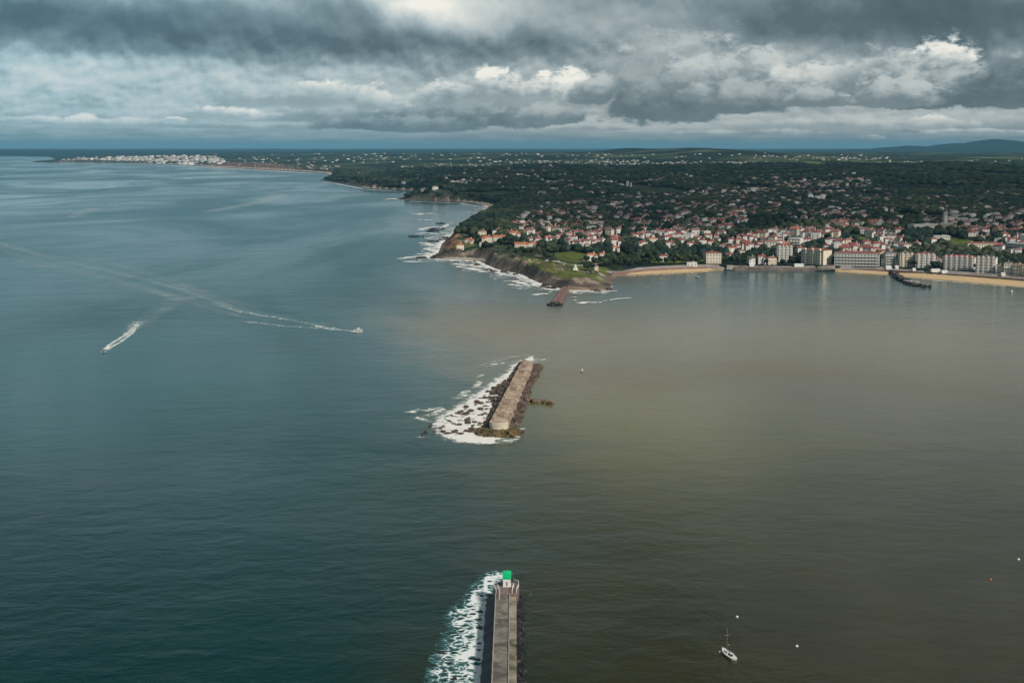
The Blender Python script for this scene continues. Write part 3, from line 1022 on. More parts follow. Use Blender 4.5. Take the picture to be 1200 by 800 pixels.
for k in range(150):                             # weedy blocks round the head and the far tip
    if k < 110:
        a = rnd.uniform(math.pi * 0.9, math.pi * 2.12)
        q = rnd.uniform(7.5, 12.0)
        x, y = q * math.cos(a) + .3, q * math.sin(a) * .9 - 1
    else:
        x, y, q = rnd.uniform(-7, 9), AL + rnd.uniform(-1, 5), 10
    d = rnd.uniform(1.0, 2.4)
    m.block((x, y, 2.4 - (q - 7.5) * .55 + rnd.uniform(-.5, .3)), (d * 1.2, d * 1.2, d), rnd)
wb = m.build('weedy_blocks', M_WEED, bw_); wb['kind'] = 'stuff'
m = MB()
for k in range(95):                              # spur of rubble on the bay side
    u = rnd.random()
    d = rnd.uniform(1.0, 2.0)
    m.block((4.6 + u * 19, AL * .44 - u * 9 + rnd.uniform(-1, 1) * (1.6 + 1.4 * u), (1.1 - .4 * u) + rnd.uniform(-.8, .3)), (d * 1.3, d, d * .8), rnd)
sp = m.build('spur', worn('spur_rock', (0.10, 0.07, 0.05), (0.26, 0.19, 0.13), 0.3, 0.85, 0.2, 0.3, 2.0), bw_); sp['kind'] = 'stuff'

# surf over the seaward side
FOAM_A = [(606, 424), (594, 436), (582, 444), (570, 452), (556, 462), (542, 471), (527, 482), (513, 491), (506, 499), (518, 510), (536, 518), (560, 520.5), (585, 520), (606, 515.5), (610, 508), (600, 504), (594, 492), (600, 470), (612, 448), (628, 427), (640, 421), (624, 418)]


def den_a(x, y, d):
    c, q = math.cos(A_RZ), math.sin(A_RZ)
    t = (x - AN[0]) * c + (y - AN[1]) * q
    s = -(x - AN[0]) * q + (y - AN[1]) * c
    e = sm(d, -6, 5 + 4 * pnoise(x, y, 25, 2))
    b = 0.54 + 0.36 * sm(t, -60, -8)
    b = np.where(t > 0, np.where(s > 0, 0.30, 0.45), b)
    return e * (b + 0.22 * pnoise(x, y, 16.0, 12, 3))


tag(foam_area('surf_foam', poly_px(FOAM_A), 1.6, den_a, M_FOAM), kind='stuff')
foam_strokes('foam_wisps', [
    ([(478, 484), (490, 480), (500, 481), (516, 476)], 4, 4, .62), ([(482, 490), (492, 489), (506, 495)], 4, 3, .55), ([(498, 488), (510, 484), (522, 478)], 4, 4, .50), ([(534, 468), (541, 464), (550, 456)], 4, 3, .60),
    ([(545, 462), (553, 459)], 4, 3, .55), ([(557, 455), (563, 446)], 4, 3, .55), ([(572, 430), (582, 426), (594, 425)], 5, 4, .60), ([(560, 443), (566, 438)], 4, 3, .5), ([(628, 422.5), (641, 421)], 5, 2, .62),
    ([(602, 486), (606, 476)], 2, 1.5, .55), ([(609, 505), (614, 501)], 3, 2, .55), ([(618, 440), (624, 434)], 3, 3, .6), ([(489, 513), (500, 511)], 3, 2, .42), ([(560, 430), (600, 418), (640, 416)], 6, 4, .34)], M_FOAM, 0.05, 2.5)
# boulders awash
boulders = []
for k in range(6):
    m = MB()
    m.block((0, 0, 0.2), (2.4, 2.0, 1.6), rnd, 0, .22)
    m.block((rnd.uniform(-1, 1), rnd.uniform(-1, 1), 0), (1.6, 1.3, 1.1), rnd, 0, .2)
    boulders.append(m.mesh('boulder', M_ROCK))
gA = 'dark boulders awash in the surf beside the island breakwater'
for k in range(120):
    f = rnd.random()
    s = AL * (0.8 * f ** 1.3) - 6
    t = -9 - (1 - f) * 34 * rnd.random() ** 1.3 - 3 * rnd.random()
    o = link('boulder', boulders[k % 6])
    o.location = artha(t, s, 0.1)
    o.rotation_euler = (0, 0, rnd.uniform(0, 6))
    q = rnd.uniform(.55, 1.25)
    o.scale = (q * 1.2, q, q * .8)
    tag(o, 'dark wet boulder awash in white surf seaward of the island breakwater', 'boulder', gA)

# ------------------------------------------------------------------ near pier with its light
TN = np.array(P(594.2, 686.0, 6.0))
TB = np.array(P(592.0, 800.0, 6.0))
PX = TN - TB
P_RZ = -math.atan2(PX[0], PX[1])
pier = empty('pier', (TN[0], TN[1], 0), P_RZ)
tag(pier, 'long stained concrete pier with a green topped light on its end', 'pier')
PL = 190.0


def strip(m, x0, x1, y0, y1, z0, zt0, zt1=None, n=40, jit=0.0, mi=0):
    """a long slab from y0 to y1; its top slopes from zt0 (left) to zt1 (right)"""
    zt1 = zt0 if zt1 is None else zt1
    b = len(m.v)
    for k in range(n + 1):
        y = y0 + (y1 - y0) * k / n
        j = [rnd.uniform(-jit, jit) for _ in range(4)]
        m.v += [(x0 + j[0], y, z0), (x0 + j[0], y, zt0 + j[2] * .4), (x1 + j[1], y, zt1 + j[3] * .4), (x1 + j[1], y, z0)]
    for k in range(n):
        a = b + 4 * k
        for i in range(3):
            m.f.append((a + i, a + i + 4, a + i + 5, a + i + 1)); m.m.append(mi)
    m.f += [(b, b + 1, b + 2, b + 3), tuple(b + 4 * n + i for i in (3, 2, 1, 0))]; m.m += [mi] * 2


m = MB(); strip(m, -3.5, 0.75, -PL, -8.5, -3, 6.0, 6.0, 60, .05)
for k in range(26):      # raised joints and patches of repair
    y = -10 - k * 6.1
    m.box((-1.3, y, 6.01), (4.0, 0.22, 0.06))
m.build('roadway', M_ROAD, pier)
m = MB(); strip(m, 0.95, 3.1, -PL, -8.5, -3, 5.2, 5.1, 60, .08); m.build('lower_walkway', M_WALK, pier)
m = MB(); strip(m, 0.752, 0.948, -PL, -8.5, 2, 6.35, 6.35, 60, .02); m.build('kerb', M_CURB, pier)
m = MB()
for k in range(30):
    y = -9 - k * 6.0
    m.box((-3.62, y - 2.9, 5.6), (0.24, 5.7, 2.0 + .1 * rnd.uniform(-1, 1)))
m.build('parapet', M_CURB, pier)
m = MB()
hd = [(-3.6, -8.5), (-3.7, -5), (-4.5, -1.5), (-4.3, 2.2), (-2.6, 3.8), (2.2, 3.8), (3.9, 2.2), (4.0, -1.5), (3.3, -5), (3.2, -8.5)]
m.add([(x, y, z) for z in (-3, 6.02) for x, y in hd], [tuple(range(10, 20))] + [tuple(range(9, -1, -1))] + [(k, (k + 1) % 10, 10 + (k + 1) % 10, 10 + k) for k in range(10)])
m.build('pier_head', M_HEAD, pier)
# sloping black foot on the sea side, rubble on the bay side
m = MB(); strip(m, -6.9, -3.9, -PL, -4.0, -2, 1.2, 3.2, 50, .25)
m.add([(-6.9, -4.01, -2), (-3.9, -4.01, -2), (-3.9, -4.01, 3.2), (-6.9, -4.01, 1.2), (-5.0, 2.2, -2), (-3.9, 2.2, -2), (-4.0, 2.2, 2.6), (-5.0, 2.2, 1.2)], [(3, 2, 6, 7), (0, 3, 7, 4), (4, 7, 6, 5)])
m.build('foot_slope', M_DARK, pier)
m = MB()
for k in range(420):
    y = -rnd.random() * PL + 3
    u = rnd.random()
    d = rnd.uniform(.6, 1.6)
    m.block((3.2 + u * 1.9, y, 1.9 * (1 - u) + rnd.uniform(-.5, .3)), (d, d * 1.4, d), rnd)
for k in range(60):
    m.block((rnd.uniform(-4.5, 5.5), rnd.uniform(3.6, 6.0), rnd.uniform(-.8, .9)), (1.2, 1.2, 1.0), rnd)
rb = m.build('rubble', M_DARK, pier); rb['kind'] = 'stuff'


def railing(pts, n):
    m = MB()
    for a, b in zip(pts[:-1], pts[1:]):
        m.bar((*a, 7.05), (*b, 7.05), .10)
        m.bar((*a, 6.55), (*b, 6.55), .06)
        for i in range(n):
            f = i / n
            x, y = a[0] + (b[0] - a[0]) * f, a[1] + (b[1] - a[1]) * f
            m.bar((x, y, 6.0), (x, y, 7.05), .07)
    m.build('railing', M_WHITE, pier)


railing([(-3.5, -8), (-3.6, -5), (-4.35, -1.5), (-4.15, 2.1), (-2.6, 3.6)], 2)
railing([(3.1, -8), (3.2, -5), (3.85, -1.5), (3.75, 2.1), (2.2, 3.6)], 2)
railing([(-2.4, -14), (-2.4, -8.6), (-2.7, -4), (-3.3, -1.2)], 3)
railing([(1.7, -8), (1.8, -4), (2.3, -0.5)], 3)
# the light
lt = empty('lighthouse', (*[float(v) for v in (TN[0] + 0.15 * math.cos(P_RZ), TN[1] + 0.15 * math.sin(P_RZ))], 6.02), P_RZ)
tag(lt, 'small harbour light with white square cabin and bright green lantern on pier end', 'lighthouse')
m = MB(); m.box((-.2, 0, 1.3), (2.5, 2.5, 2.6), 0, 0); m.box((-.2, 0, 0.1), (2.7, 2.7, .2)); m.build('cabin', M_WHITE, lt)
m = MB(); m.box((-.2, -1.262, 1.0), (.75, .05, 1.8)); dr = m.build('door', M_CURB, lt)
m = MB(); m.box((.1, -1.30, 1.0), (.08, .05, .2)); m.build('handle', M_STEEL, dr)
m = MB()
m.box((-.2, 0, 2.802), (2.7, 2.7, .4))
m.box((-.2, 0, 3.852), (2.86, 2.86, 1.698))
m.box((-.2, 0, 4.803), (2.7, 2.7, .2), 0, 0, (.8, .8))
m.build('lantern', M_GREEN, lt)
m = MB(); m.lathe((-.2, 0, 4.9), [(.22, 0), (.22, .35), (.05, .5)], 10); m.build('beacon_lamp', M_GREEN, lt)

FOAM_P = [(588, 668), (574, 670), (563, 674), (556, 684), (548, 694), (534, 706), (520, 722), (522, 736), (514, 748), (512, 758), (502, 772), (499, 790), (494, 830), (480, 900), (576, 900), (575, 800), (577, 740), (580, 700), (584, 684), (600, 678), (616, 674), (622, 690), (622, 702), (614, 690), (606, 672)]


def den_p(x, y, d):
    c, q = math.cos(P_RZ), math.sin(P_RZ)
    t = (x - TN[0]) * c + (y - TN[1]) * q
    s = -(x - TN[0]) * q + (y - TN[1]) * c
    e = sm(d, -2.5, 4.5 + 3 * pnoise(x, y, 9, 2))
    b = np.where(t > 1.0, .30, 0.44 + .22 * sm(t, -20, -7))
    b = np.where(np.abs(t + 7.3) < 0.7, .95, b)
    return e * (b + 0.24 * pnoise(x, y, 8.0, 12, 3))


tag(foam_area('pier_foam', poly_px(FOAM_P), 0.8, den_p, M_FOAM_PIER, 0.05, .3), kind='stuff')
M_PROCK = worn('black_rock', (0.022, 0.02, 0.02), (0.05, 0.042, 0.038), 0.4, 0.6, 0.4)
pier_rock_meshes = []
for bmesh_ in boulders:
    q_ = bmesh_.copy(); q_.materials[0] = M_PROCK; pier_rock_meshes.append(q_)
for k in range(26):
    y = -8 - rnd.random() * 110
    w = 11 * min(1, .35 + -y / 70)
    o = link('pier_rock', pier_rock_meshes[k % 6])
    t = -8.6 - w * rnd.random()
    c, q = math.cos(P_RZ), math.sin(P_RZ)
    o.location = (TN[0] + t * c - y * q, TN[1] + t * q + y * c, -.1)
    o.rotation_euler = (0, 0, rnd.uniform(0, 6))
    k_ = rnd.uniform(.4, .9)
    o.scale = (k_, k_, k_ * .6)
    tag(o, 'dark low rock in the churned turquoise foam beside the near pier', 'rock', 'rocks in the foam beside the near pier')

# ------------------------------------------------------------------ small headland pier under the point
B0, B1 = np.array(P(661.5, 338.0, 3.5)), np.array(P(650.5, 353.5, 3.5))
bx = B1 - B0
BL = float(np.hypot(*bx))
hp = empty('stone_jetty', (B0[0], B0[1], 0), -math.atan2(bx[0], bx[1]))
tag(hp, 'reddish stone jetty running out from the foot of the grassy headland', 'jetty')
m = MB(); strip(m, -3.4, 3.4, -18, BL, -3, 4.4, 3.6, 30, .25); m.build('deck', M_RED_STONE, hp)
m = MB(); strip(m, -4.2, -3.41, -16, BL, -3, 5.6, 5.6, 24, .1); m.build('parapet', M_RED_STONE, hp)
m = MB(); m.lathe((0, BL + 1, 0), [(6.4, -3), (5.6, 1.2), (4.6, 3.2), (.3, 3.4)], 14)
for k in range(40):
    a = rnd.uniform(0, 3.14)
    m.block((6.2 * math.cos(a), BL + 1 + 6.0 * math.sin(a), rnd.uniform(-.5, 1.3)), (2.4, 2, 1.6), rnd)
m.build('head', M_DARK, hp)

# rock groyne at the long beach
gp = [P(1044.5, 317.5, 3.0), P(1052, 322.5, 2.6), P(1061, 328.2, 2.4), P(1071, 332.6, 2.0), P(1082, 335.0, 1.4), P(1090, 336.6, .8)]
gr = empty('groyne', (gp[0][0], gp[0][1], 0))
tag(gr, 'dark rock groyne with concrete platform crossing the golden beach into the bay', 'groyne')
gm, gw = MB(), MB()
for i in range(len(gp) - 1):
    a, b = np.array(gp[i]) - gp[0], np.array(gp[i + 1]) - gp[0]
    L = float(np.hypot(*(b - a)))
    t = (b - a) / L
    nn = np.array([-t[1], t[0]])
    zz = 3.2 - .45 * i
    for k in range(int(L / 1.0)):
        f = rnd.random()
        o_ = rnd.uniform(-1, 1) * 5.5
        c = a + (b - a) * f + nn * o_
        d = rnd.uniform(1.2, 2.4)
        gm.block((c[0], c[1], zz * (1 - (abs(o_) / 6.5) ** 1.5) + rnd.uniform(-.6, .3)), (d * 1.3, d, d), rnd)
    if i < 3:
        c = (a + b) / 2
        gw.box((c[0], c[1], zz - .1), (L + 1, 3.0, 1.2), math.atan2(t[1], t[0]))
r1 = gm.build('rubble', M_DARK, gr); r1['kind'] = 'stuff'
gw.build('walkway', M_ROAD, gr)
m = MB(); c = np.array(P(1068, 329.4, 3)) - gp[0]
m.box((c[0], c[1], 2.9), (11, 16, .8), .3); m.build('platform', M_CURB, gr)

# ------------------------------------------------------------------ boats


def hull_mesh(m, L, B, H, stern=.8, rise=.35, n=14, z0=-.35, mi=0):
    """a lofted hull, bow at +y"""
    prof = []
    for k in range(n + 1):
        f = k / n
        b = B / 2 * (stern + (1 - stern) * min(1, f * 2.6)) * (1 - max(0, (f - .45) / .55) ** 2.2)
        zt = H + rise * f * f
        prof.append((-L / 2 + L * f, max(b, .02), zt))
    base = len(m.v)
    for y, b, zt in prof:
        m.v += [(-b, y, zt), (-b * .82, y, z0 * .2), (0, y, z0), (b * .82, y, z0 * .2), (b, y, zt)]
    for k in range(n):
        a = base + 5 * k
        for i in range(4):
            m.f.append((a + i, a + i + 1, a + i + 6, a + i + 5)); m.m.append(mi)
    m.f.append((base, base + 4, base + 3, base + 2, base + 1)); m.m.append(mi)
    return prof


def deck_mesh(m, prof, dz=-.06, inset=.05):
    base = len(m.v)
    for y, b, zt in prof:
        b = max(b - inset, .01)
        m.v += [(-b, y, zt + dz), (0, y, zt + dz + .05), (b, y, zt + dz)]
    for k in range(len(prof) - 1):
        a = base + 3 * k
        for i in range(2):
            m.f.append((a + i, a + i + 3, a + i + 4, a + i + 1)); m.m.append(0)


M_GEL = worn('white_gelcoat', (0.76, 0.76, 0.74), (0.82, 0.82, 0.80), 1.0, 0.3, 0.5)
M_DECK = worn('cream_deck', (0.62, 0.60, 0.54), (0.70, 0.68, 0.62), 1.0, 0.7, 0.3)
sb_xy = P(853.2, 767.5)
pa, pb = np.array(P(846.6, 761.5)), np.array(P(861.0, 773.4))
dd = pa - pb
SL = float(np.hypot(*dd))
sb = empty('sailboat', (sb_xy[0], sb_xy[1], 0), -math.atan2(dd[0], dd[1]))
tag(sb, 'white moored sailing boat with bare mast and dark cockpit', 'sailing boat')
m = MB(); pr = hull_mesh(m, SL, SL * .31, .75, .72); m.build('hull', M_GEL, sb, True)
m = MB(); deck_mesh(m, pr); m.build('deck', M_DECK, sb)
m = MB(); m.box((0, SL * .05, 1.0), (SL * .16, SL * .30, .42), 0, 0, (.8, .85))
ch = m.build('coachroof', M_GEL, sb)
m = MB(); m.box((0, SL * .05 - SL * .151, 1.02), (.5, .04, .34)); m.build('hatch', M_GLASS, ch)
for sx in (-1, 1):
    m = MB(); m.box((sx * SL * .077, SL * .06, 1.02), (.06, SL * .18, .14)); m.build('side_window', M_GLASS, ch)
m = MB(); m.box((0, -SL * .22, .80), (SL * .13, SL * .22, .1)); m.build('cockpit', M_GLASS, sb)
m = MB(); m.bar((0, SL * .1, .8), (0, SL * .1, SL * .95), .022); m.bar((-.9, SL * .1, SL * .7), (.9, SL * .1, SL * .7), .03); m.build('mast', M_STEEL, sb)
m = MB(); m.bar((0, SL * .09, 1.6), (0, -SL * .26, 1.65), .12, 8); m.build('boom', M_BLUE, sb)


def motor_boat(name, px, py, L, head_to, label, hullm):
    x, y = P(px, py)
    hx, hy = P(*head_to)
    o = empty(name, (x, y, 0), -math.atan2(hx - x, hy - y))
    tag(o, label, 'motor boat')
    m = MB(); pr = hull_mesh(m, L, L * .36, 1.0, .9, .6, 12); m.build('hull', hullm, o, True)
    m = MB(); deck_mesh(m, pr, -.1); m.build('deck', M_DECK, o)
    m = MB(); m.box((0, L * .06, 1.75), (L * .24, L * .26, 1.5), 0, 0, (.82, .74)); c = m.build('wheelhouse', M_GEL, o)
    m = MB(); m.box((0, L * .19, 1.95), (L * .18, .12, .6)); m.build('windscreen', M_GLASS, c)
    for sx in (-.3, .3):
        m = MB(); m.box((sx, -L * .5, .95), (.35, .5, 1.0), 0, 0, (.8, .8)); m.build('outboard_engine', M_NAVY, o)
    return o


motor_boat('motor_boat', 121.8, 411.6, 6.5, (112, 418.0), 'small dark motor boat speeding ahead of a short curved white wake', M_NAVY)
motor_boat('motor_boat', 419.6, 387.6, 8.5, (440, 389.2), 'white motor boat with wheelhouse at the tip of a long straight wake', M_GEL)
motor_boat('motor_boat', 682.3, 436.4, 3.2, (684, 430), 'tiny white boat lying alone in the brown water right of island breakwater', M_GEL)
motor_boat('motor_boat', 817.5, 325.6, 7.0, (830, 327), 'white motor boat moored off the small western beach', M_GEL)
motor_boat('motor_boat', 1185.5, 342.8, 6.0, (1190, 341), 'white motor boat anchored off the long golden beach near the frame edge', M_GEL)


def buoy(px, py, r, mat, label):
    x, y = P(px, py)
    o = empty('buoy', (x, y, 0))
    tag(o, label, 'buoy', 'mooring buoys in the bay')
    m = MB(); m.lathe((0, 0, 0), [(.2 * r, -.5 * r), (.8 * r, -.3 * r), (r, .2 * r), (.8 * r, .75 * r), (.3 * r, .95 * r)], 14); m.build('float', mat, o, True)
    m = MB(); m.lathe((0, 0, .9 * r), [(.14 * r, 0), (.14 * r, .3 * r), (.3 * r, .4 * r), (.3 * r, .5 * r), (.1 * r, .6 * r)], 10); m.build('ring', M_STEEL, o)


buoy(863.7, 722.6, .46, M_GEL, 'white mooring buoy farther out beyond the sailing boat')
buoy(933.8, 757.0, .46, M_GEL, 'white mooring buoy well to the right of the sailing boat')
buoy(843.8, 763.8, .42, M_GEL, 'white mooring buoy right at the sailing boat bow')
buoy(853.6, 756.0, .34, worn('faded_red', (0.25, 0.10, 0.08), (0.3, 0.13, 0.1), 2.0), 'faded reddish buoy just behind the sailing boat')
buoy(1160.8, 679.0, .42, M_ORANGE, 'small orange buoy in the brown water at the far right')
buoy(1193.5, 655.4, .52, M_GEL, 'white buoy closest to the right edge of the bay water')

# wakes
foam_strokes('boat_wake', [
    ([(121.3, 412), (126, 405.5), (136, 399), (149, 391.5), (158, 383), (163, 377)], 1.2, 3.0, .92), ([(122.6, 412.4), (130, 407), (143, 399.5), (154, 391), (160, 382)], 1.1, 2.6, .80), ([(122, 412), (130, 405), (146, 394.5), (158, 382), (166, 374)], 1.2, 9, .42), ([(120.5, 412.8), (123.5, 409), (128, 405)], 1.8, 2.0, 1.0),
    ([(425, 388.5), (412, 387.6), (396, 386.2), (380, 383.8), (366, 381.2)], 2.2, 4, .66), ([(426, 389), (418, 388.6), (410, 388.0)], 2.6, 2.6, 1.0), ([(404, 386.6), (370, 380.5), (330, 373.5), (285, 366), (250, 356)], 2, 6, .36), ([(404, 387.8), (370, 384.6), (330, 382), (280, 376)], 2, 7, .38)], M_WAKE, 0.05, 2.5)
foam_strokes('old_wake', [
    ([(366, 381), (320, 373), (285, 365), (250, 352), (215, 340), (180, 330), (130, 318), (80, 308), (40, 297), (0, 285), (-40, 274)], 6, 16, .66), ([(340, 379), (285, 371), (240, 360), (205, 349), (160, 335), (110, 322), (60, 310), (0, 293), (-40, 284)], 5, 14, .52), ([(300, 362), (260, 350), (225, 338), (190, 326), (150, 314), (90, 300)], 8, 14, .46), ([(0, 303), (60, 313), (120, 325), (200, 346), (240, 352)], 12, 12, .55), ([(160, 384), (185, 366), (205, 352), (222, 345)], 9, 16, .58), ([(232, 250), (262, 245), (290, 240), (312, 236), (330, 226)], 20, 60, .95), ([(82, 256), (96, 248), (122, 243)], 18, 30, .85),
    ([(130, 333), (200, 348), (300, 366), (380, 381)], 10, 6, .35), ([(480, 330), (560, 350), (640, 352)], 30, 20, .3)], M_TRAIL, 0.04, 8.0)
# breakers along the coast
foam_strokes('coastal_breakers', [
    ([(466, 303.5), (486, 300.5), (505, 299.5), (512, 300.5)], 9, 8, .85), ([(470, 306.5), (490, 306.5), (512, 306.2)], 9, 6, .80), ([(484, 303.6), (500, 303.0), (512, 302.4)], 7, 6, .8), ([(464, 233.6), (456, 234.6), (462, 232.6)], 22, 22, 1.0), ([(466, 235.6), (500, 236.6), (540, 238.4), (566, 243)], 8, 7, .75), ([(486, 251.5), (498, 250), (508, 250.6)], 18, 16, .82), ([(488, 257.5), (510, 258)], 10, 10, .72),
    ([(492, 270), (500, 267), (512, 265.5)], 12, 10, .75), ([(488, 274), (502, 273), (515, 274.5)], 12, 8, .8), ([(500, 280), (512, 277.5)], 10, 6, .8), ([(494, 284), (506, 287), (513, 289)], 11, 8, .85), ([(498, 291), (508, 294)], 10, 8, .85), ([(480, 277), (490, 277.6)], 10, 5, .6), ([(514, 269), (520, 266.5), (526, 262)], 9, 6, .7),
    ([(527, 308.5), (540, 310), (556, 311), (568, 314)], 7, 10, .90), ([(546, 313.5), (560, 316.5), (574, 319.5)], 10, 9, .95), ([(534, 312.4), (544, 314)], 5, 4, .7), ([(580, 318.5), (592, 322), (606, 324.5)], 8, 7, .85), ([(586, 331), (600, 329), (616, 333.5), (622, 335.8)], 8, 5, .95), ([(588, 333), (604, 334.5), (618, 336.5)], 4, 4, .8), ([(604, 326.5), (622, 331), (634, 335), (648, 338.4)], 6, 5, .88),
    ([(622, 333.4), (640, 338.5), (655, 341)], 5, 6, .92), ([(624, 346.4), (634, 344.5), (648, 344.4)], 7, 4, .95), ([(650, 341.5), (662, 342.5), (674, 342.0), (690, 342)], 3, 3, .5), ([(704, 341.6), (714, 341.2), (724, 341.0)], 4, 3, .9), ([(668, 348.2), (676, 348.6)], 4, 3, .9), ([(672, 352.2), (677, 352)], 4, 3, .8),
    ([(679, 356.5), (686, 354.4), (696, 355), (708, 354.2)], 8, 4, 1.0), ([(706, 353.5), (722, 350.5), (744, 349)], 4, 2, .80), ([(374, 213.2), (392, 215), (410, 218.5), (428, 222)], 12, 9, .72), ([(428, 222), (452, 223.6), (470, 224.6)], 9, 9, .8), ([(165, 193.0), (210, 194.6), (245, 196.2), (290, 198.8), (330, 201.0), (380, 204.0)], 34, 22, .92), ([(110, 192), (150, 192.4), (180, 193.4)], 26, 26, .75), ([(60, 191.4), (100, 191.2)], 20, 20, .55),
    ([(722, 324.0), (760, 323.2), (800, 321.2), (836, 318.2)], 1.5, 1.5, .6), ([(990, 320.4), (1046, 323.8), (1100, 329.4), (1150, 333.6), (1205, 338.6)], 1.6, 2.2, .62), ([(812, 327.2), (824, 326.4)], 2, 1, .7), ([(750, 336), (764, 337)], 2, 2, .5)], M_FOAM_FAR, 0.05, 6.0)
# white water along the foot of the headland


def den_s(x, y, d):
    off = -grid_at(SD, x, y)
    patch = pnoise(x, y, 55.0, 14, 3)
    near = np.exp(-np.clip(off - 2, 0, None) / 9.0) * .72 + np.exp(-np.clip(off - 4, 0, None) / 30.0) * (.27 + .42 * np.clip(patch, -.2, 1))
    return np.where(off > -5, near, 0) * sm(d, 0, 25)


foam_area('shore_foam', poly_px([(500, 243), (480, 290), (470, 312), (520, 324), (580, 340), (620, 350), (655, 352), (700, 350), (730, 344), (722, 330), (640, 300), (560, 290), (580, 240)]), 4.0, den_s, M_FOAM_FAR, 0.04, .5)
foot = dv[(to_px(dv[:, 0], dv[:, 1], 0)[0] > 520) & (to_px(dv[:, 0], dv[:, 1], 0)[0] < 714) & (dv[:, 1] < 2300) & (da[:, 2] < 7)]
for k in range(64):
    q = foot[rnd.randrange(len(foot))]
    o = link('shore_boulder', (boulders + pier_rock_meshes)[k % 12])
    o.location = (q[0] + rnd.uniform(-14, 14), q[1] + rnd.uniform(-12, 6), .2)
    o.rotation_euler = (0, 0, rnd.uniform(0, 6))
    k_ = rnd.uniform(1.0, 2.6)
    o.scale = (k_ * 1.3, k_, k_ * .8)
    tag(o, 'dark boulder fallen at the foot of the headland cliffs in the surf', 'boulder', 'boulders along the foot of the headland')
# reefs north of the headland
for px, py, w, l in ((489, 277.4, 22, 7), (511, 268.6, 30, 9), (506, 271.0, 22, 6), (500, 302.4, 26, 5), (516, 262.0, 18, 6), (508, 283.5, 16, 5)):
    x, y = P(px, py)
    m = MB()
    for k in range(26):
        m.block((rnd.uniform(-.5, .5) * w, rnd.uniform(-.5, .5) * l * 3, rnd.uniform(-.4, .5)), (rnd.uniform(3, 7), rnd.uniform(2, 5), 1.5), rnd)
    o = m.build('reef', M_DARK); o.location = (x, y, 0)
    tag(o, None, 'reef', 'low reefs in the surf west of the headland')
    o['label'] = {489: 'lone dark reef farthest out in the bay left of the wooded cliff', 511: 'long dark reef ledge below the reddish cliff', 506: 'dark reef ledge just below the longest ledge in the surf', 500: 'reef running out from the headland western tip', 516: 'small dark reef tight under the wooded cliff', 508: 'small reef in white surf between the ledges and headland tip'}[px]
# ------------------------------------------------------------------ clouds overhead (above the picture) that keep the sun off the inland town
def cloud_mat(b, co, t):
    o = [n for n in t.nodes if n.type == 'OUTPUT_MATERIAL'][0]
    d = t.nodes.new('ShaderNodeBsdfDiffuse'); d.inputs[0].default_value = (.85, .86, .88, 1)
    tr = t.nodes.new('ShaderNodeBsdfTranslucent'); tr.inputs[0].default_value = (.8, .82, .85, 1)
    mx = t.nodes.new('ShaderNodeMixShader'); mx.inputs[0].default_value = .5
    t.links.new(d.outputs[0], mx.inputs[1]); t.links.new(tr.outputs[0], mx.inputs[2]); tp = t.nodes.new('ShaderNodeBsdfTransparent'); m2 = t.nodes.new('ShaderNodeMixShader'); m2.inputs[0].default_value = .58
    t.links.new(mx.outputs[0], m2.inputs[1]); t.links.new(tp.outputs[0], m2.inputs[2]); t.links.new(m2.outputs[0], o.inputs['Surface'])


M_CLOUD = material('cloud', cloud_mat)
CLOUD_Z = 1500.0
SHX, SHY = CLOUD_Z / math.tan(R(SUN_EL)) * math.sin(R(SUN_AZ)), CLOUD_Z / math.tan(R(SUN_EL)) * math.cos(R(SUN_AZ))


def cloud(shade_poly):
    """a lumpy cloud whose shadow falls on the given ground polygon"""
    pl = np.asarray(shade_poly) + np.array([SHX, SHY])
    step = 55.0
    x = np.arange(pl[:, 0].min() - 200, pl[:, 0].max() + 200, step)
    y = np.arange(pl[:, 1].min() - 200, pl[:, 1].max() + 200, step)
    X, Y = np.meshgrid(x, y)
    d, _ = seg_dist(X, Y, pl)
    d = np.where(inside(X, Y, pl), d, -d) + pnoise(X, Y, 500, 3) * 110
    th = np.sqrt(np.clip(d, 0, 420) / 420) * 260 * (1 + .5 * pnoise(X, Y, 260, 8))
    keep_ = d > 0
    i = np.arange(X.size).reshape(X.shape)
    q = np.stack([i[:-1, :-1], i[:-1, 1:], i[1:, 1:], i[1:, :-1]], -1).reshape(-1, 4)
    q = q[keep_.ravel()[q].all(1)]
    u, inv = np.unique(q, return_inverse=True)
    q = inv.reshape(q.shape)
    top = np.stack([X.ravel()[u], Y.ravel()[u], CLOUD_Z + th.ravel()[u]], -1)
    bot = np.stack([X.ravel()[u], Y.ravel()[u], CLOUD_Z - th.ravel()[u] * .18], -1)
    o = link('cloud', fast_mesh('cloud', np.vstack([top, bot]), np.vstack([q, q[:, ::-1] + len(u)]), [M_CLOUD], smooth=True))
    tag(o, kind='stuff')


cloud(poly_px([(560, 250), (600, 277), (650, 288), (740, 287), (800, 292), (900, 294), (1000, 292), (1100, 292), (1240, 300), (1330, 290), (1330, 224), (1150, 207), (900, 205), (640, 204), (470, 206), (420, 217), (470, 226)]))

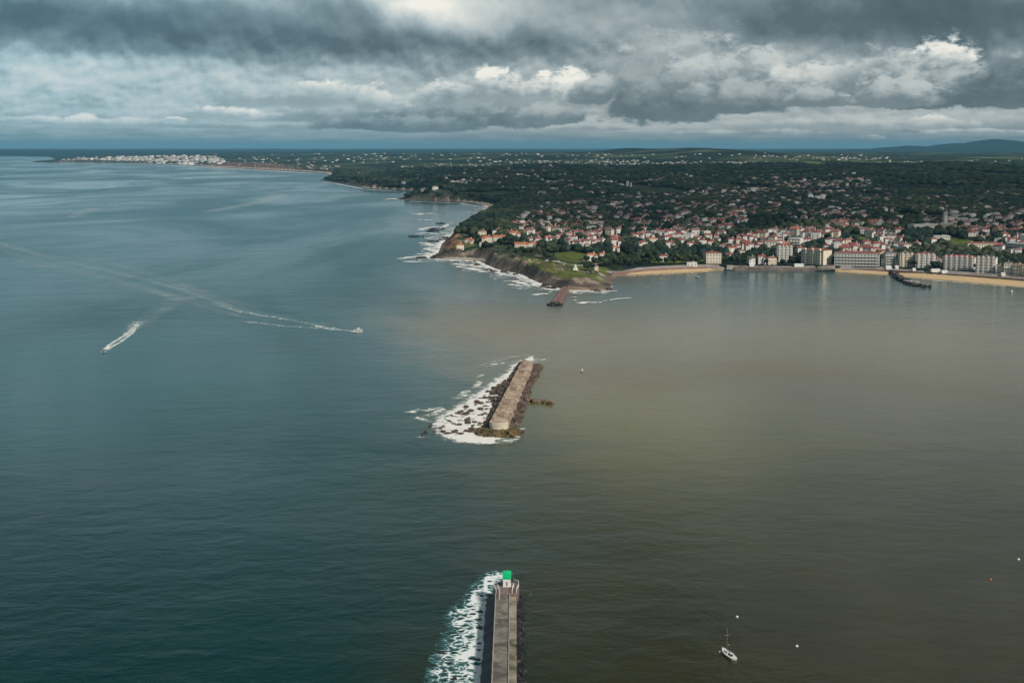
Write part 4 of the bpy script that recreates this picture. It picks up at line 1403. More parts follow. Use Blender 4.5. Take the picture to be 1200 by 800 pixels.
# ------------------------------------------------------------------ house materials
M_WALL = {'white': worn('white_render', (0.70, 0.67, 0.62), (0.78, 0.75, 0.71), 0.3, 0.85, 0.2), 'cream': worn('cream_render', (0.66, 0.58, 0.45), (0.74, 0.67, 0.55), 0.3, 0.85, 0.2), 'grey': worn('grey_render', (0.48, 0.48, 0.45), (0.58, 0.57, 0.54), 0.3, 0.85, 0.2)}
M_ROOF = {'orange': worn('orange_tiles', (0.40, 0.125, 0.07), (0.52, 0.19, 0.11), 0.5, 0.85, 0.2), 'red': worn('red_tiles', (0.20, 0.058, 0.055), (0.29, 0.10, 0.092), 0.5, 0.85, 0.2), 'faded': worn('faded_pink_tiles', (0.23, 0.11, 0.10), (0.32, 0.17, 0.155), 0.5, 0.9, 0.2), 'dark': worn('dark_slate', (0.09, 0.075, 0.075), (0.15, 0.12, 0.12), 0.5, 0.7, 0.3), 'flat': worn('pale_flat_roof', (0.40, 0.40, 0.39), (0.55, 0.55, 0.53), 0.3, 0.9, 0.2)}
ROOF_WORD = {'orange': 'orange', 'red': 'red', 'faded': 'pinkish', 'dark': 'slate', 'flat': 'flat'}
M_PANE = worn('curtained_glass', (0.19, 0.195, 0.195), (0.31, 0.305, 0.29), 0.6, 0.35, 0.5)
M_SHUT = worn('dark_red_shutters', (0.16, 0.03, 0.03), (0.2, 0.05, 0.04), 1.0, 0.6, 0.3)
_win = {}


def window_mesh(w, h):
    k = (round(w, 1), round(h, 1))
    if k not in _win:
        m = MB(); m.box((0, 0, 0), (k[0], .12, k[1]))
        _win[k] = m.mesh('window', M_PANE)
    return _win[k]


def roof_mesh(kind, w, d, h, oh=.6):
    """hip or gable roof as a closed solid, its eaves at z = 0"""
    m = MB()
    a, b = w / 2 + oh, d / 2 + oh
    t = .3
    if kind == 'flat':
        m.box((0, 0, .25), (w + .3, d + .3, .5))
        m.box((w * .15, 0, .9), (w * .3, d * .4, .8))
        return m
    ins = b if kind == 'hip' else .0
    ins = min(ins, a * .85)
    base = [(-a, -b, 0), (a, -b, 0), (a, b, 0), (-a, b, 0)]
    eav = [(x, y, t) for x, y, _ in base]
    rid = [(-a + ins, 0, h), (a - ins, 0, h)]
    m.add(base + eav + rid, [(3, 2, 1, 0), (0, 1, 5, 4), (1, 2, 6, 5), (2, 3, 7, 6), (3, 0, 4, 7), (4, 5, 9, 8), (6, 7, 8, 9), (5, 6, 9), (7, 4, 8)])
    return m


def house(w, d, h, roof='red', wall='white', kind='hip', wing=None, name='house', windows=True):
    """a root with wall, roof (> chimney), windows and a door; front at -y"""
    o = empty(name)
    kids = []
    m = MB(); m.box((0, 0, h / 2 - 1.5), (w, d, h + 3))
    if wing: m.box((wing * (w / 2 - w * .16), -d * .62, h * .42 - 1.5), (w * .32, d * .5, h * .84 + 3))
    kids.append(m.build('wall', M_WALL[wall], o))
    rm = roof_mesh(kind, w, d, d * .25, .45)
    rf = link('roof', rm.mesh('roof', M_ROOF[roof]), o, (0, 0, h + .003))
    kids.append(rf)
    KIDS[rf.name] = []
    if wing:
        wr = link('wing_roof', roof_mesh('gable', d * .5, w * .32, w * .15, .5).mesh('wing_roof', M_ROOF[roof]), o, (wing * (w / 2 - w * .16), -d * .62, h * .84))
        wr.rotation_euler.z = math.pi / 2
        kids.append(wr)
    if kind != 'flat':
        m = MB(); m.box((w * .22, d * .12, d * .30), (.9, .7, 2.0))
        c = m.build('chimney', M_WALL[wall], rf)
        KIDS[rf.name].append(c)
    if windows:
        nf = max(2, int(w / 3.4))
        fl = max(1, int(h / 2.9))
        for f in range(fl):
            for k in range(nf):
                x = -w / 2 + w * (k + .5) / nf
                if wing and abs(x - wing * (w / 2 - w * .16)) < w * .2: continue
                if f == 0 and k == nf // 2:
                    m = MB(); m.box((x, -d / 2 - .03, 1.05), (1.2, .14, 2.1)); kids.append(m.build('door', M_SHUT, o)); continue
                kids.append(link('window', window_mesh(1.3, 1.5), o, (x, -d / 2 - .03, 1.6 + f * 2.9)))
        if wing:
            kids.append(link('window', window_mesh(1.6, 1.6), o, (wing * (w / 2 - w * .16), -d * .87 - .03, h * .5)))
        for f in range(fl):
            q = link('window', window_mesh(1.3, 1.5), o, (w / 2 + .03, 0, 1.6 + f * 2.9)); q.rotation_euler.z = math.pi / 2
            kids.append(q)
    KIDS[o.name] = kids
    return o


HOUSES = []       # world x, y, radius


def settle(x, y, rad):
    """base height of a building: the lowest ground under it"""
    return min(hgt(x + a, y + b) for a in (-rad * .6, 0, rad * .6) for b in (-rad * .6, 0, rad * .6))


def put(o, px, py, rz=0.0, rad=9.0, xy=None):
    x, y = on_land(px, py)[0] if xy is None else xy
    o.location = (float(x), float(y), max(settle(x, y, rad * .5), .8))
    o.rotation_euler = (0, 0, rz)
    HOUSES.append((float(x), float(y), rad))
    return o


def pxm(py):
    """pixels per metre on the ground at that photo row"""
    return FPX / ((CAM_H - 18) * FPX / (py - EYE_Y))


# villas one can recognise: column, row of the foot, width px, storey height m, roof, wall, kind, wing, turn, label
VILLAS = [
    (538.6, 290.5, 9, 5.5, 'orange', 'cream', 'hip', 0, .3, 'cream villa with orange roof nearest the western tip of the headland'),
    (550.0, 284.8, 10, 5.5, 'orange', 'cream', 'hip', 1, -.2, 'cream villa with low orange roof second from the western tip'),
    (565.0, 275.4, 10, 6.0, 'faded', 'cream', 'hip', 0, .1, 'pale villa with pinkish roof alone on dark slope above the orange mansion'),
    (579.0, 274.2, 4, 4.5, 'flat', 'white', 'flat', 0, .1, 'very small white flat roofed house right of the lone pinkish villa'),
    (583.5, 272.8, 5, 5.0, 'faded', 'white', 'gable', 0, .2, 'small white gabled house behind the orange mansion'),
    (570.5, 284.8, 13, 8.5, 'orange', 'cream', 'hip', -1, .12, 'tall main block of the orange roofed mansion on the headland'),
    (585.0, 282.6, 15, 6.5, 'orange', 'cream', 'gable', 0, .05, 'long low orange roofed wing joining the headland mansion'),
    (570.0, 288.2, 17, 4.5, 'flat', 'cream', 'flat', 0, .05, 'low cream terrace building in front of the headland mansion'),
    (603.5, 265.6, 12, 7.0, 'red', 'white', 'hip', 1, .1, 'white villa with red hip roof highest on the wooded headland slope'),
    (612.0, 270.2, 9, 5.5, 'faded', 'white', 'gable', 0, .2, 'whitish house just below right of the highest red villa'),
    (598.0, 275.5, 8, 6.0, 'red', 'white', 'gable', 0, .3, 'red gabled house adjoining the large orange red villa'),
    (603.0, 279.0, 13, 8.0, 'orange', 'white', 'hip', 1, .1, 'large villa with deep orange red roof in the middle of the headland'),
    (597.0, 281.6, 7, 5.0, 'flat', 'white', 'flat', 0, .1, 'white flat roofed annex below the large orange red villa'),
    (613.5, 275.5, 7, 5.0, 'red', 'white', 'gable', 0, .2, 'small red roofed house right of the large orange red villa'),
    (611.0, 290.0, 16, 4.8, 'orange', 'cream', 'gable', 0, -.05, 'long low house with bright orange roof above the cliff meadow'),
    (624.0, 291.2, 11, 7.0, 'orange', 'white', 'hip', 1, .1, 'white end block of the long orange roofed house above cliff meadow'),
    (621.5, 283.8, 6, 5.0, 'faded', 'white', 'gable', 0, .1, 'small white gabled house behind the long orange roofed house'),
    (630.0, 285.0, 9, 6.5, 'red', 'white', 'hip', 0, .4, 'red roofed house leading the row right of the long orange house'),
    (643.5, 286.6, 6, 4.5, 'flat', 'white', 'flat', 0, .2, 'low white flat house at the upper edge of the green meadow'),
    (693.5, 305.5, 13, 8.0, 'orange', 'white', 'hip', 1, .1, 'white half timbered villa with orange roof just above the white daymark'),
    (706.0, 304.0, 9, 7.0, 'orange', 'white', 'hip', 0, .2, 'white villa with orange roof right beside the half timbered villa'),
    (691.5, 296.4, 6, 4.5, 'orange', 'white', 'gable', 0, .3, 'small orange roofed house behind the half timbered villa'),
    (685.0, 304.8, 5, 3.0, 'flat', 'white', 'flat', 0, .0, 'low white shed left of the half timbered villa'),
    (696.5, 316.0, 6, 4.0, 'faded', 'cream', 'gable', 0, .6, 'small pinkish house among trees right of the white daymark'),
    (721.0, 289.6, 11, 10.0, 'red', 'white', 'hip', 1, .2, 'tall white house with red roof above the small pasture'),
    (720.0, 295.2, 10, 6.5, 'orange', 'white', 'hip', 1, .2, 'orange roofed house directly below the tall white house with red roof'),
    (753.0, 292.6, 11, 10.5, 'red', 'white', 'hip', -1, .1, 'tall white three storey villa above the woods behind the small beach'),
    (765.0, 285.2, 11, 7.0, 'orange', 'cream', 'hip', 0, .2, 'cream house with vivid orange roof right of the tall three storey villa'),
    (778.0, 306.2, 12, 7.0, 'red', 'white', 'hip', 0, .0, 'white villa with dark red roof alone behind the small western beach'),
    (785.0, 291.4, 11, 9.0, 'red', 'white', 'hip', 1, .1, 'white house with red hip roof above the wood behind small beach'),
    (810.5, 310.6, 13, 4.0, 'flat', 'white', 'flat', 0, .0, 'low white pavilion on the promenade at the end of small beach'),
    (798.0, 286.8, 8, 7.0, 'red', 'white', 'gable', 0, .1, 'narrow white house with red roof second from the villa over the wood'),
    (810.0, 291.0, 12, 7.5, 'red', 'white', 'hip', 1, .1, 'broad white house with red roof at the right end of the wood'),
    (855.0, 302.6, 11, 5.0, 'red', 'white', 'gable', 0, .0, 'low white house with red roof right of the square beachfront block'),
    (880.0, 308.8, 9, 8.0, 'dark', 'white', 'gable', -1, .1, 'white turreted villa with dark gable leftmost of the seafront trio'),
    (892.0, 308.8, 9, 9.0, 'red', 'white', 'gable', 1, .05, 'white villa with two gables in the middle of the seafront trio'),
    (904.0, 310.0, 11, 8.5, 'faded', 'cream', 'hip', 0, .1, 'cream villa with pinkish roof rightmost of the seafront trio'),
    (857.0, 287.5, 9, 9.0, 'red', 'white', 'hip', 0, .1, 'left end house of the long red roofed terrace behind the lawns'),
    (866.0, 288.0, 9, 9.0, 'red', 'cream', 'gable', 1, .1, 'middle house of the long red roofed terrace behind the lawns'),
    (877.5, 294.6, 11, 10.0, 'red', 'white', 'gable', -1, .1, 'large right end house of the long red roofed terrace'),
    (868.0, 299.6, 9, 6.5, 'faded', 'white', 'hip', 0, .1, 'pinkish roofed house below the long red roofed terrace'),
    (887.5, 292.6, 8, 6.0, 'red', 'white', 'hip', 0, .2, 'small red roofed house between terrace and hillside hotel'),
    (823.0, 288.0, 10, 8.0, 'red', 'white', 'hip', 0, .1, 'white house with red roof on the left of the pair over the square block'),
    (834.0, 290.0, 11, 8.5, 'red', 'cream', 'hip', 1, .1, 'cream house with red roof on the right of the pair over the square block'),
    (945.5, 285.2, 11, 6.0, 'red', 'white', 'hip', 0, .1, 'white house with red roof right of the grey rooftop hotel'),
    (936.5, 297.6, 8, 8.0, 'red', 'white', 'gable', 0, .3, 'red roofed house squeezed between the two tall seafront blocks'),
]
for px, py, wpx, h, roof, wall, kind, wing, rz, label in VILLAS:
    w = wpx / pxm(py)
    d = min(max(8.0, w * .55), 13.0)
    o = house(w, d, h, roof, wall, kind, wing)
    put(o, px, py, rz, w * .5)
    tag(o, label, 'house', 'recognisable villas along the coast')


# ------------------------------------------------------------------ apartment and hotel blocks
def block(px0, px1, py, hpx, floors, roof, wall, label, depth=13.0, py1=None, bays=None, balc=True, gables=0, ribs=0, name='apartment_building', cat='apartment block', z=None):
    a = on_land(px0, py)[0]
    b = on_land(px1, py if py1 is None else py1)[0]
    c = (a + b) / 2
    w = float(np.hypot(*(b - a)))
    rz = math.atan2(b[1] - a[1], b[0] - a[0])
    dist = float(np.hypot(*c))
    h = hpx / FPX * dist
    n = np.array([-math.sin(rz), math.cos(rz)])
    c = c + n * depth / 2
    o = empty(name, (c[0], c[1], max(.8, hgt(*(c - n * depth / 2)))), rz)
    HOUSES.append((float(c[0]), float(c[1]), w * .5))
    if w > 24:
        for s in (-.33, .33): HOUSES.append((float(c[0] + math.cos(rz) * w * s), float(c[1] + math.sin(rz) * w * s), w * .25))
    tag(o, label, cat, 'apartment and hotel blocks of the town')
    m = MB(); m.box((0, 0, h / 2 - 2), (w, depth, h + 4))
    m.box((0, -depth / 2 - .25, h - .35), (w + .5, .5, .5))
    m.build('wall', M_WALL[wall], o)
    rh = 0.05 * h + 0.7
    if roof == 'flat':
        rf = link('roof', roof_mesh('flat', w, depth, 1).mesh('roof', M_ROOF['flat']), o, (0, 0, h + .003))
    else:
        m = roof_mesh('hip', w, depth, rh + .5, .5)
        rf = link('roof', m.mesh('roof', M_ROOF[roof]), o, (0, 0, h + .003))
        for k in range(max(1, int(w / 14))):
            x = -w / 2 + w * (k + .5) / max(1, int(w / 14))
            mm = MB(); mm.box((x, depth * .12, rh), (1.0, .8, 2.6)); mm.build('chimney', M_WALL[wall], rf)
    for k in range(gables):
        x = -w / 2 + w * (k + .5) / gables
        mm = MB()
        gw, gh = w / gables * .55, rh * .95
        mm.add([(x - gw / 2, -depth / 2 - .35, h - .2), (x + gw / 2, -depth / 2 - .35, h - .2), (x, -depth / 2 - .35, h + gh), (x - gw / 2, depth * .1, h - .2), (x + gw / 2, depth * .1, h - .2), (x, depth * .1, h + gh)], [(0, 1, 2), (5, 4, 3), (0, 2, 5, 3), (1, 4, 5, 2), (0, 3, 4, 1)])
        mm.build('gable', M_WALL[wall], o)
    nb = bays or max(3, int(w / 3.6))
    fh = (h - 1.0) / floors
    for f in range(floors):
        for k in range(nb):
            x = -w / 2 + w * (k + .5) / nb
            link('window', window_mesh(min(1.7, w / nb * .5), fh * .58), o, (x, -depth / 2 - .03, fh * (f + .5) + .2))
        for y in (-depth * .22, depth * .22):
            for s in (-1, 1):
                if s * c[0] < 0 or floors < 4:      # the end wall that faces the view
                    q = link('window', window_mesh(1.2, fh * .5), o, (s * (w / 2 + .03), y, fh * (f + .5) + .2)); q.rotation_euler.z = math.pi / 2
        if balc and f > 0 and not ribs:
            mm = MB()
            mm.box((0, -depth / 2 - .65, fh * f + .05), (w * .94, 1.3, .22))
            mm.box((0, -depth / 2 - 1.25, fh * f + .62), (w * .94, .1, .30))
            mm.build('balcony', M_WALL[wall], o)
    for k in range(ribs):
        x = -w / 2 + w * (k + .5) / ribs
        bw = w / ribs * .34
        mm = MB()
        mm.box((x, -depth / 2 - .62, h / 2 - .2 - 1), (bw, 1.2, h + 1.4))
        mm.add([(x - bw * .7, -depth / 2 - 1.4, h - .4), (x + bw * .7, -depth / 2 - 1.4, h - .4), (x, -depth / 2 - 1.4, h + 1.9), (x - bw * .7, -depth / 2 + 2, h - .4), (x + bw * .7, -depth / 2 + 2, h - .4), (x, -depth / 2 + 2, h + 1.9)], [(0, 1, 2), (5, 4, 3), (0, 2, 5, 3), (1, 4, 5, 2), (0, 3, 4, 1)])
        bay = mm.build('bay', M_WALL[wall], o)
        for f in range(floors):
            link('window', window_mesh(bw * .5, fh * .55), bay, (x, -depth / 2 - 1.25, fh * (f + .5) + .2))
        if k < ribs - 1:
            for f in range(1, floors):
                mm = MB(); mm.box((x + w / ribs / 2, -depth / 2 - .45, fh * f + .3), (w / ribs * .62, .9, .5)); mm.build('balcony', M_WALL[wall], o)
    return o


block(827.6, 845.2, 309.0, 12.0, 3, 'red', 'cream', 'square cream block with red roof at the end of the small beach', 15, gables=0, balc=False)
block(910.5, 928.5, 306.8, 18.0, 6, 'red', 'white', 'tall white seafront block with ribbed facade and red roof', 16, bays=8, ribs=4)
block(938.5, 964.5, 310.8, 16.5, 5, 'red', 'cream', 'cream seafront block with wide red roof beside a dark tree mass', 18, ribs=3)
block(897.5, 911.5, 292.0, 8.5, 3, 'faded', 'white', 'white hillside hotel with pinkish roof behind the seafront trio', 14, balc=False)
block(923.5, 937.5, 289.4, 9.5, 3, 'flat', 'white', 'white hotel with flat grey roof behind the ribbed tall block', 14)
block(977.5, 1030.5, 311.0, 14.5, 4, 'red', 'grey', 'very long grey casino building with thin red roof line', 18, gables=0, py1=312.2, name='casino_building', cat='casino')
block(1032.5, 1037.2, 311.5, 8.0, 2, 'faded', 'white', 'low narrow white house wedged right of the long grey casino', 10, balc=False)
block(1038.0, 1049.6, 312.0, 15.0, 5, 'dark', 'grey', 'greyish block with brown roof first after the casino gap', 14)
block(1049.9, 1054.0, 312.2, 6.5, 2, 'flat', 'white', 'low white annex between two greyish seafront blocks', 9, balc=False)
block(1054.4, 1070.5, 312.8, 15.0, 5, 'dark', 'cream', 'cream grey block behind the root of the rock groyne', 14, ribs=3)
block(1073.0, 1096.0, 313.6, 15.0, 5, 'red', 'white', 'white block with red roof right of the rock groyne', 15, py1=314.0, ribs=4)
block(1097.0, 1103.6, 314.0, 10.0, 3, 'red', 'grey', 'low dark recessed house between two white seafront blocks', 10, balc=False)
block(1104.8, 1141.6, 315.6, 14.6, 5, 'red', 'white', 'longest white seafront block with red roof behind palm trees', 15, py1=317.0, ribs=6)
block(1142.8, 1166.2, 319.4, 17.0, 5, 'dark', 'white', 'bright white grand hotel with gabled roofline on the long beach', 17, py1=320.4, ribs=4, name='hotel_building', cat='hotel')
block(1167.5, 1175.5, 321.4, 9.5, 3, 'dark', 'grey', 'small grey house directly right of the grand hotel', 11, balc=False, gables=1)
block(1176.0, 1186.4, 322.4, 12.5, 3, 'dark', 'white', 'white house with steep dark roof second right of the grand hotel', 12, gables=2)
block(1186.9, 1196.4, 323.4, 12.0, 3, 'red', 'cream', 'dark red gabled house third right of the grand hotel', 12, gables=2, balc=False)
block(1196.9, 1208.0, 324.2, 13.0, 4, 'dark', 'white', 'white seafront block cut by the right frame edge', 12, gables=1)
block(1209.0, 1228.0, 325.6, 13.0, 4, 'red', 'white', 'seafront block just beyond the right frame edge', 12)
block(1134.0, 1174.5, 291.5, 6.0, 2, 'red', 'cream', 'long low building with wide red roof above dark trees behind beachfront', 14, balc=False)
block(1178.0, 1204.0, 295.0, 9.5, 3, 'flat', 'grey', 'grey green flat block behind the right end of the beachfront', 16, py1=297.0)
block(1180.0, 1206.0, 273.5, 4.0, 2, 'red', 'grey', 'wide red roofed hall high on the right edge of town', 16, balc=False)
block(1071.0, 1099.5, 270.5, 6.0, 2, 'flat', 'white', 'long white flat building on the hillside above the casino quarter', 14, balc=False, py1=268.6)
block(1101.5, 1116.0, 271.0, 7.5, 3, 'flat', 'cream', 'cream square block at the right end of the long white building', 14)
block(1095.0, 1113.5, 281.5, 4.5, 2, 'flat', 'white', 'low white hall below the long white hillside building', 13, balc=False)
block(1120.0, 1134.0, 263.0, 6.0, 3, 'flat', 'white', 'left one of two white blocks on the upper right hillside', 13)
block(1135.5, 1147.5, 263.6, 5.5, 3, 'flat', 'white', 'right one of two white blocks on the upper right hillside', 13)
block(912.0, 941.0, 249.2, 4.4, 3, 'flat', 'grey', 'long pale apartment slab on the mid hillside above a dark wood', 13, py1=250.0)
block(734.0, 737.0, 219.0, 5.5, 8, 'flat', 'white', 'left one of two slim white tower blocks far behind town', 12, balc=False)
block(738.4, 740.6, 219.4, 4.6, 7, 'flat', 'white', 'right one of two slim white tower blocks far behind town', 12, balc=False)
block(880.0, 889.0, 225.2, 4.5, 4, 'flat', 'white', 'white block on the ridge above the middle of town', 14, balc=False)
block(890.0, 899.0, 224.0, 3.2, 3, 'flat', 'white', 'lower white block beside the ridge top block', 14, balc=False)
block(864.0, 871.0, 259.6, 6.0, 4, 'flat', 'white', 'stepped white building alone on the wooded mid slope', 13, balc=False)

# church tower standing over the town
tx, ty = on_land(1107, 270)[0]
o = empty('church_tower', (tx, ty, hgt(tx, ty)), .2)
tag(o, 'slim grey church tower rising above the roofs on the right hillside', 'tower')
m = MB(); m.box((0, 0, 13), (5, 5, 30)); m.build('shaft', M_WALL['grey'], o)
m = MB(); m.lathe((0, 0, 28), [(3.6, 0), (3.2, 1), (1.6, 5), (.2, 11)], 8); m.build('spire', M_ROOF['dark'], o)
for s in (-1, 1):
    link('window', window_mesh(1.4, 3.0), o, (s * 1.2, -2.53, 23.5))
HOUSES.append((tx, ty, 6))

# white daymark on the headland
x, y = on_land(674.3, 317.5)[0]
o = empty('daymark', (x, y, hgt(x, y)), .4)
tag(o, 'white pyramid daymark standing on the bright green headland grass', 'daymark')
m = MB(); m.lathe((0, 0, -.5), [(3.2, 0), (3.0, .8), (.8, 6.5), (.2, 7.2)], 4); m.build('body', M_WHITE, o)
m = MB(); m.box((0, 0, .1), (6.4, 6.4, .5), math.pi / 4); m.build('plinth', M_PALE, o)
HOUSES.append((float(x), float(y), 8))

# ------------------------------------------------------------------ sea wall, promenade, cliff path


def offset_line(px0, px1, extra):
    """points along the shore between two photo columns, set inland by the beach width plus extra"""
    cx = to_px(dv[:, 0], dv[:, 1], 0)[0]
    k = [i for i in range(len(dv)) if px0 <= cx[i] <= px1 and dv[i, 1] < 1750 and i > len(dv) * .55]
    L = []
    for i in k:
        t = dv[min(i + 1, len(dv) - 1)] - dv[max(i - 1, 0)]
        t /= np.hypot(*t)
        nrm = np.array([-t[1], t[0]])
        if nrm[1] < 0: nrm = -nrm
        L.append(dv[i] + nrm * (da[i, 2] + extra))
    L = np.array(L)
    for _ in range(3): L[1:-1] = (L[:-2] + 2 * L[1:-1] + L[2:]) / 4
    return L


def ribbon(name, pts, half, zf, mat, thick=None):
    t = np.gradient(pts, axis=0)
    t /= np.hypot(t[:, 0], t[:, 1])[:, None]
    nr_ = np.stack([-t[:, 1], t[:, 0]], -1)
    m = MB()
    n = len(pts)
    for s in (-1, 0, 1):
        q = pts + nr_ * half * s
        for i in range(n):
            m.v.append((q[i, 0], q[i, 1], zf(q[i, 0], q[i, 1])))
    if thick:
        for s in (-1, 0, 1):
            q = pts + nr_ * half * s
            m.v += [(q[i, 0], q[i, 1], thick) for i in range(n)]
    for j in range(2):
        for i in range(n - 1):
            a = j * n + i
            m.f.append((a, a + 1, a + n + 1, a + n)); m.m.append(0)
    if thick:
        b = 3 * n
        for r0, r1 in ((0, b), (b + 2 * n, 2 * n)):
            for i in range(n - 1):
                m.f.append((r0 + i, r1 + i, r1 + i + 1, r0 + i + 1)); m.m.append(0)
        m.f += [(0, n, 2 * n, b + 2 * n, b + n, b), tuple(x + n - 1 for x in (b, b + n, b + 2 * n, 2 * n, n, 0))]; m.m += [0, 0]
    return m.build(name, mat)


M_WALLSTONE = worn('sea_wall_stone', (0.14, 0.11, 0.10), (0.27, 0.22, 0.20), 0.15, 0.9, 0.2, 0.3, 1.0, .4)
M_PROM = worn('promenade_paving', (0.22, 0.19, 0.18), (0.32, 0.28, 0.26), 0.1, 0.9, 0.2)
for a, b, lab in ((721, 842, 'reddish sea wall behind the small western beach'), (843, 988, 'long grey sea wall rising straight from the water between the beaches'), (989, 1600, 'low sea wall along the back of the long golden beach')):
    L = offset_line(a, b, 1.0)
    tag(ribbon('sea_wall', L, .7, lambda x, y: 4.4, M_RED_STONE if a == 721 else M_WALLSTONE, -1.0), lab, 'sea wall', 'sea walls along the town shore')
L = offset_line(722, 1600, 7.0)
tag(ribbon('promenade', L, 5.0, lambda x, y: hgt(x, y) + .35, M_PROM), kind='structure')
pth = on_land([640, 648, 655, 663, 672, 680, 690, 700, 708, 716], [305.0, 306.2, 307.6, 309.6, 311.2, 311.6, 311.0, 309.4, 307.4, 305.0])
tt = np.linspace(0, len(pth) - 1, 60)
pth = np.stack([np.interp(tt, range(len(pth)), pth[:, k]) for k in (0, 1)], -1)
tag(ribbon('path', pth, 2.4, lambda x, y: hgt(x, y) + .5, worn('path_gravel', (0.38, 0.34, 0.28), (0.46, 0.42, 0.36), .2, .95, .1)), kind='structure')

# white beach cabins and the tent row
for px, py, w, lab in ((1041, 315.4, 9, 'white beach pavilion at the root of the rock groyne'), (1050.5, 316.2, 5, 'small white hut right of the groyne pavilion'), (1070.8, 317.8, 5, 'small white hut on the golden sand right of the groyne'), (1096, 319.2, 14, 'long white tent row at the back of the golden beach'), (1106.5, 320.4, 9, 'white marquee right of the long tent row'), (1175, 323.4, 6, 'white kiosk on the sand below the grand hotel'), (880.5, 312.5, 7, 'white kiosk on the sea wall below the seafront trio'), (936, 312.6, 15, 'long white awning stand on the promenade below the ribbed block')):
    x, y = on_land(px, py)[0]
    ww = w / pxm(py) * .8
    o = empty('beach_hut', (x, y, hgt(x, y)), .06)
    tag(o, lab, 'beach hut', 'white huts along the beach')
    m = MB(); m.box((0, 0, 1.2), (ww, 4, 2.8)); m.build('wall', M_WHITE, o)
    m = MB(); m.add([(-ww / 2 - .3, -2.4, 2.61), (ww / 2 + .3, -2.4, 2.61), (ww / 2 + .3, 2.4, 2.61), (-ww / 2 - .3, 2.4, 2.61), (-ww / 2, 0, 3.6), (ww / 2, 0, 3.6)], [(3, 2, 1, 0), (0, 1, 5, 4), (2, 3, 4, 5), (1, 2, 5), (3, 0, 4)]); m.build('roof', M_WHITE, o)

# ------------------------------------------------------------------ the houses of the town
ZONES = [  # photo polygon, share of spots taken
    ([(598, 262), (640, 240), (700, 236), (760, 224), (870, 220), (900, 240), (878, 262), (835, 284), (760, 284), (700, 291), (650, 291), (612, 283)], .80),
    ([(962, 294), (970, 262), (1000, 240), (1060, 252), (1066, 268), (1060, 290), (1040, 303), (985, 300)], .88),
    ([(870, 215), (1000, 212), (1060, 234), (1000, 262), (960, 262), (905, 258)], .74),
    ([(1062, 245), (1200, 240), (1230, 250), (1230, 300), (1165, 300), (1130, 286), (1100, 276)], .66),
    ([(1040, 300), (1060, 275), (1095, 285), (1090, 303)], .6),
    ([(800, 285), (980, 266), (972, 294), (860, 297)], .48),
    ([(560, 216), (700, 203), (860, 208), (1000, 205), (1060, 232), (870, 218), (760, 223), (640, 238), (575, 238)], .22),
    ([(1060, 232), (1230, 226), (1230, 244), (1062, 246)], .34),
    ([(390, 205), (470, 196), (640, 194), (690, 206), (560, 234), (520, 232), (505, 226), (430, 216)], .26),
    ([(560, 222), (520, 218), (505, 212), (560, 206), (620, 214)], .40),
    ([(225, 193), (262, 190), (400, 195), (384, 201), (300, 196.5)], .45),
]
spots = []
hx_, hy_ = [], []
taken = {}
rn = random.Random(12)
cand = []
py = 302.0
while py > 189.5:
    sc_ = (py - EYE_Y) / 118.0
    px = 375 + rn.random() * 12 * sc_
    while px < 1235:
        cand.append((px + rn.uniform(-3, 3) * sc_, py + rn.uniform(-1.6, 1.6) * sc_))
        px += 11.5 * sc_ ** .85
    py -= max(.55, 4.4 * sc_)
cand = [(px, 189.9 + rn.random() * 10, ) for px in np.arange(226, 402, 2.2)] + cand
cand = np.array(cand)
prob = np.zeros(len(cand))
for poly, p in ZONES:
    prob = np.maximum(prob, inside(cand[:, 0], cand[:, 1], np.array(poly, float)) * p)
gxy = on_land(cand[:, 0], cand[:, 1])
clump = pnoise(gxy[:, 0], gxy[:, 1], 240.0, 91, 2)
prob = prob * np.where(prob > .6, 1 - .75 * sm(clump, .25, .6), .35 + 1.6 * sm(clump, 0, .5))
sdc = grid_at(SD, gxy[:, 0], gxy[:, 1])
mdw = ell(gxy[:, 0], gxy[:, 1], MEADOWS + FIELDS)
sel = np.array([rn.random() for _ in prob]) < prob
sel &= (sdc > 45) & (mdw < .3)
cand, gxy = cand[sel], gxy[sel]
HA = np.array([(a, b, c) for a, b, c in HOUSES])
ok = np.array([(np.hypot(HA[:, 0] - x, HA[:, 1] - y) > HA[:, 2] + 9).all() for x, y in gxy])
# keep the sight line to the recognisable houses open: nothing directly in front of one
cand, gxy = cand[ok], gxy[ok]
order = np.argsort(np.hypot(gxy[:, 0], gxy[:, 1]))
cand, gxy = cand[order], gxy[order]

ORD = ['first', 'second', 'third', 'fourth', 'fifth', 'sixth', 'seventh', 'eighth', 'ninth', 'tenth', 'eleventh', 'twelfth', 'thirteenth', 'fourteenth', 'fifteenth', 'sixteenth', 'seventeenth', 'eighteenth', 'nineteenth', 'twentieth']


def area_of(px, py):
    if px < 600: return 'above the northern cove'
    if px < 668: return 'above the green meadow'
    if px < 745: return 'above half timbered villa'
    if px < 830: return 'above the small beach wood'
    if px < 905: return 'above red roofed terrace'
    if px < 972: return 'behind two tall blocks'
    if px < 1036: return 'behind the grey casino'
    if px < 1100: return 'behind the groyne quarter'
    return 'behind the grand hotel'


NEAR = 285
protos = {}


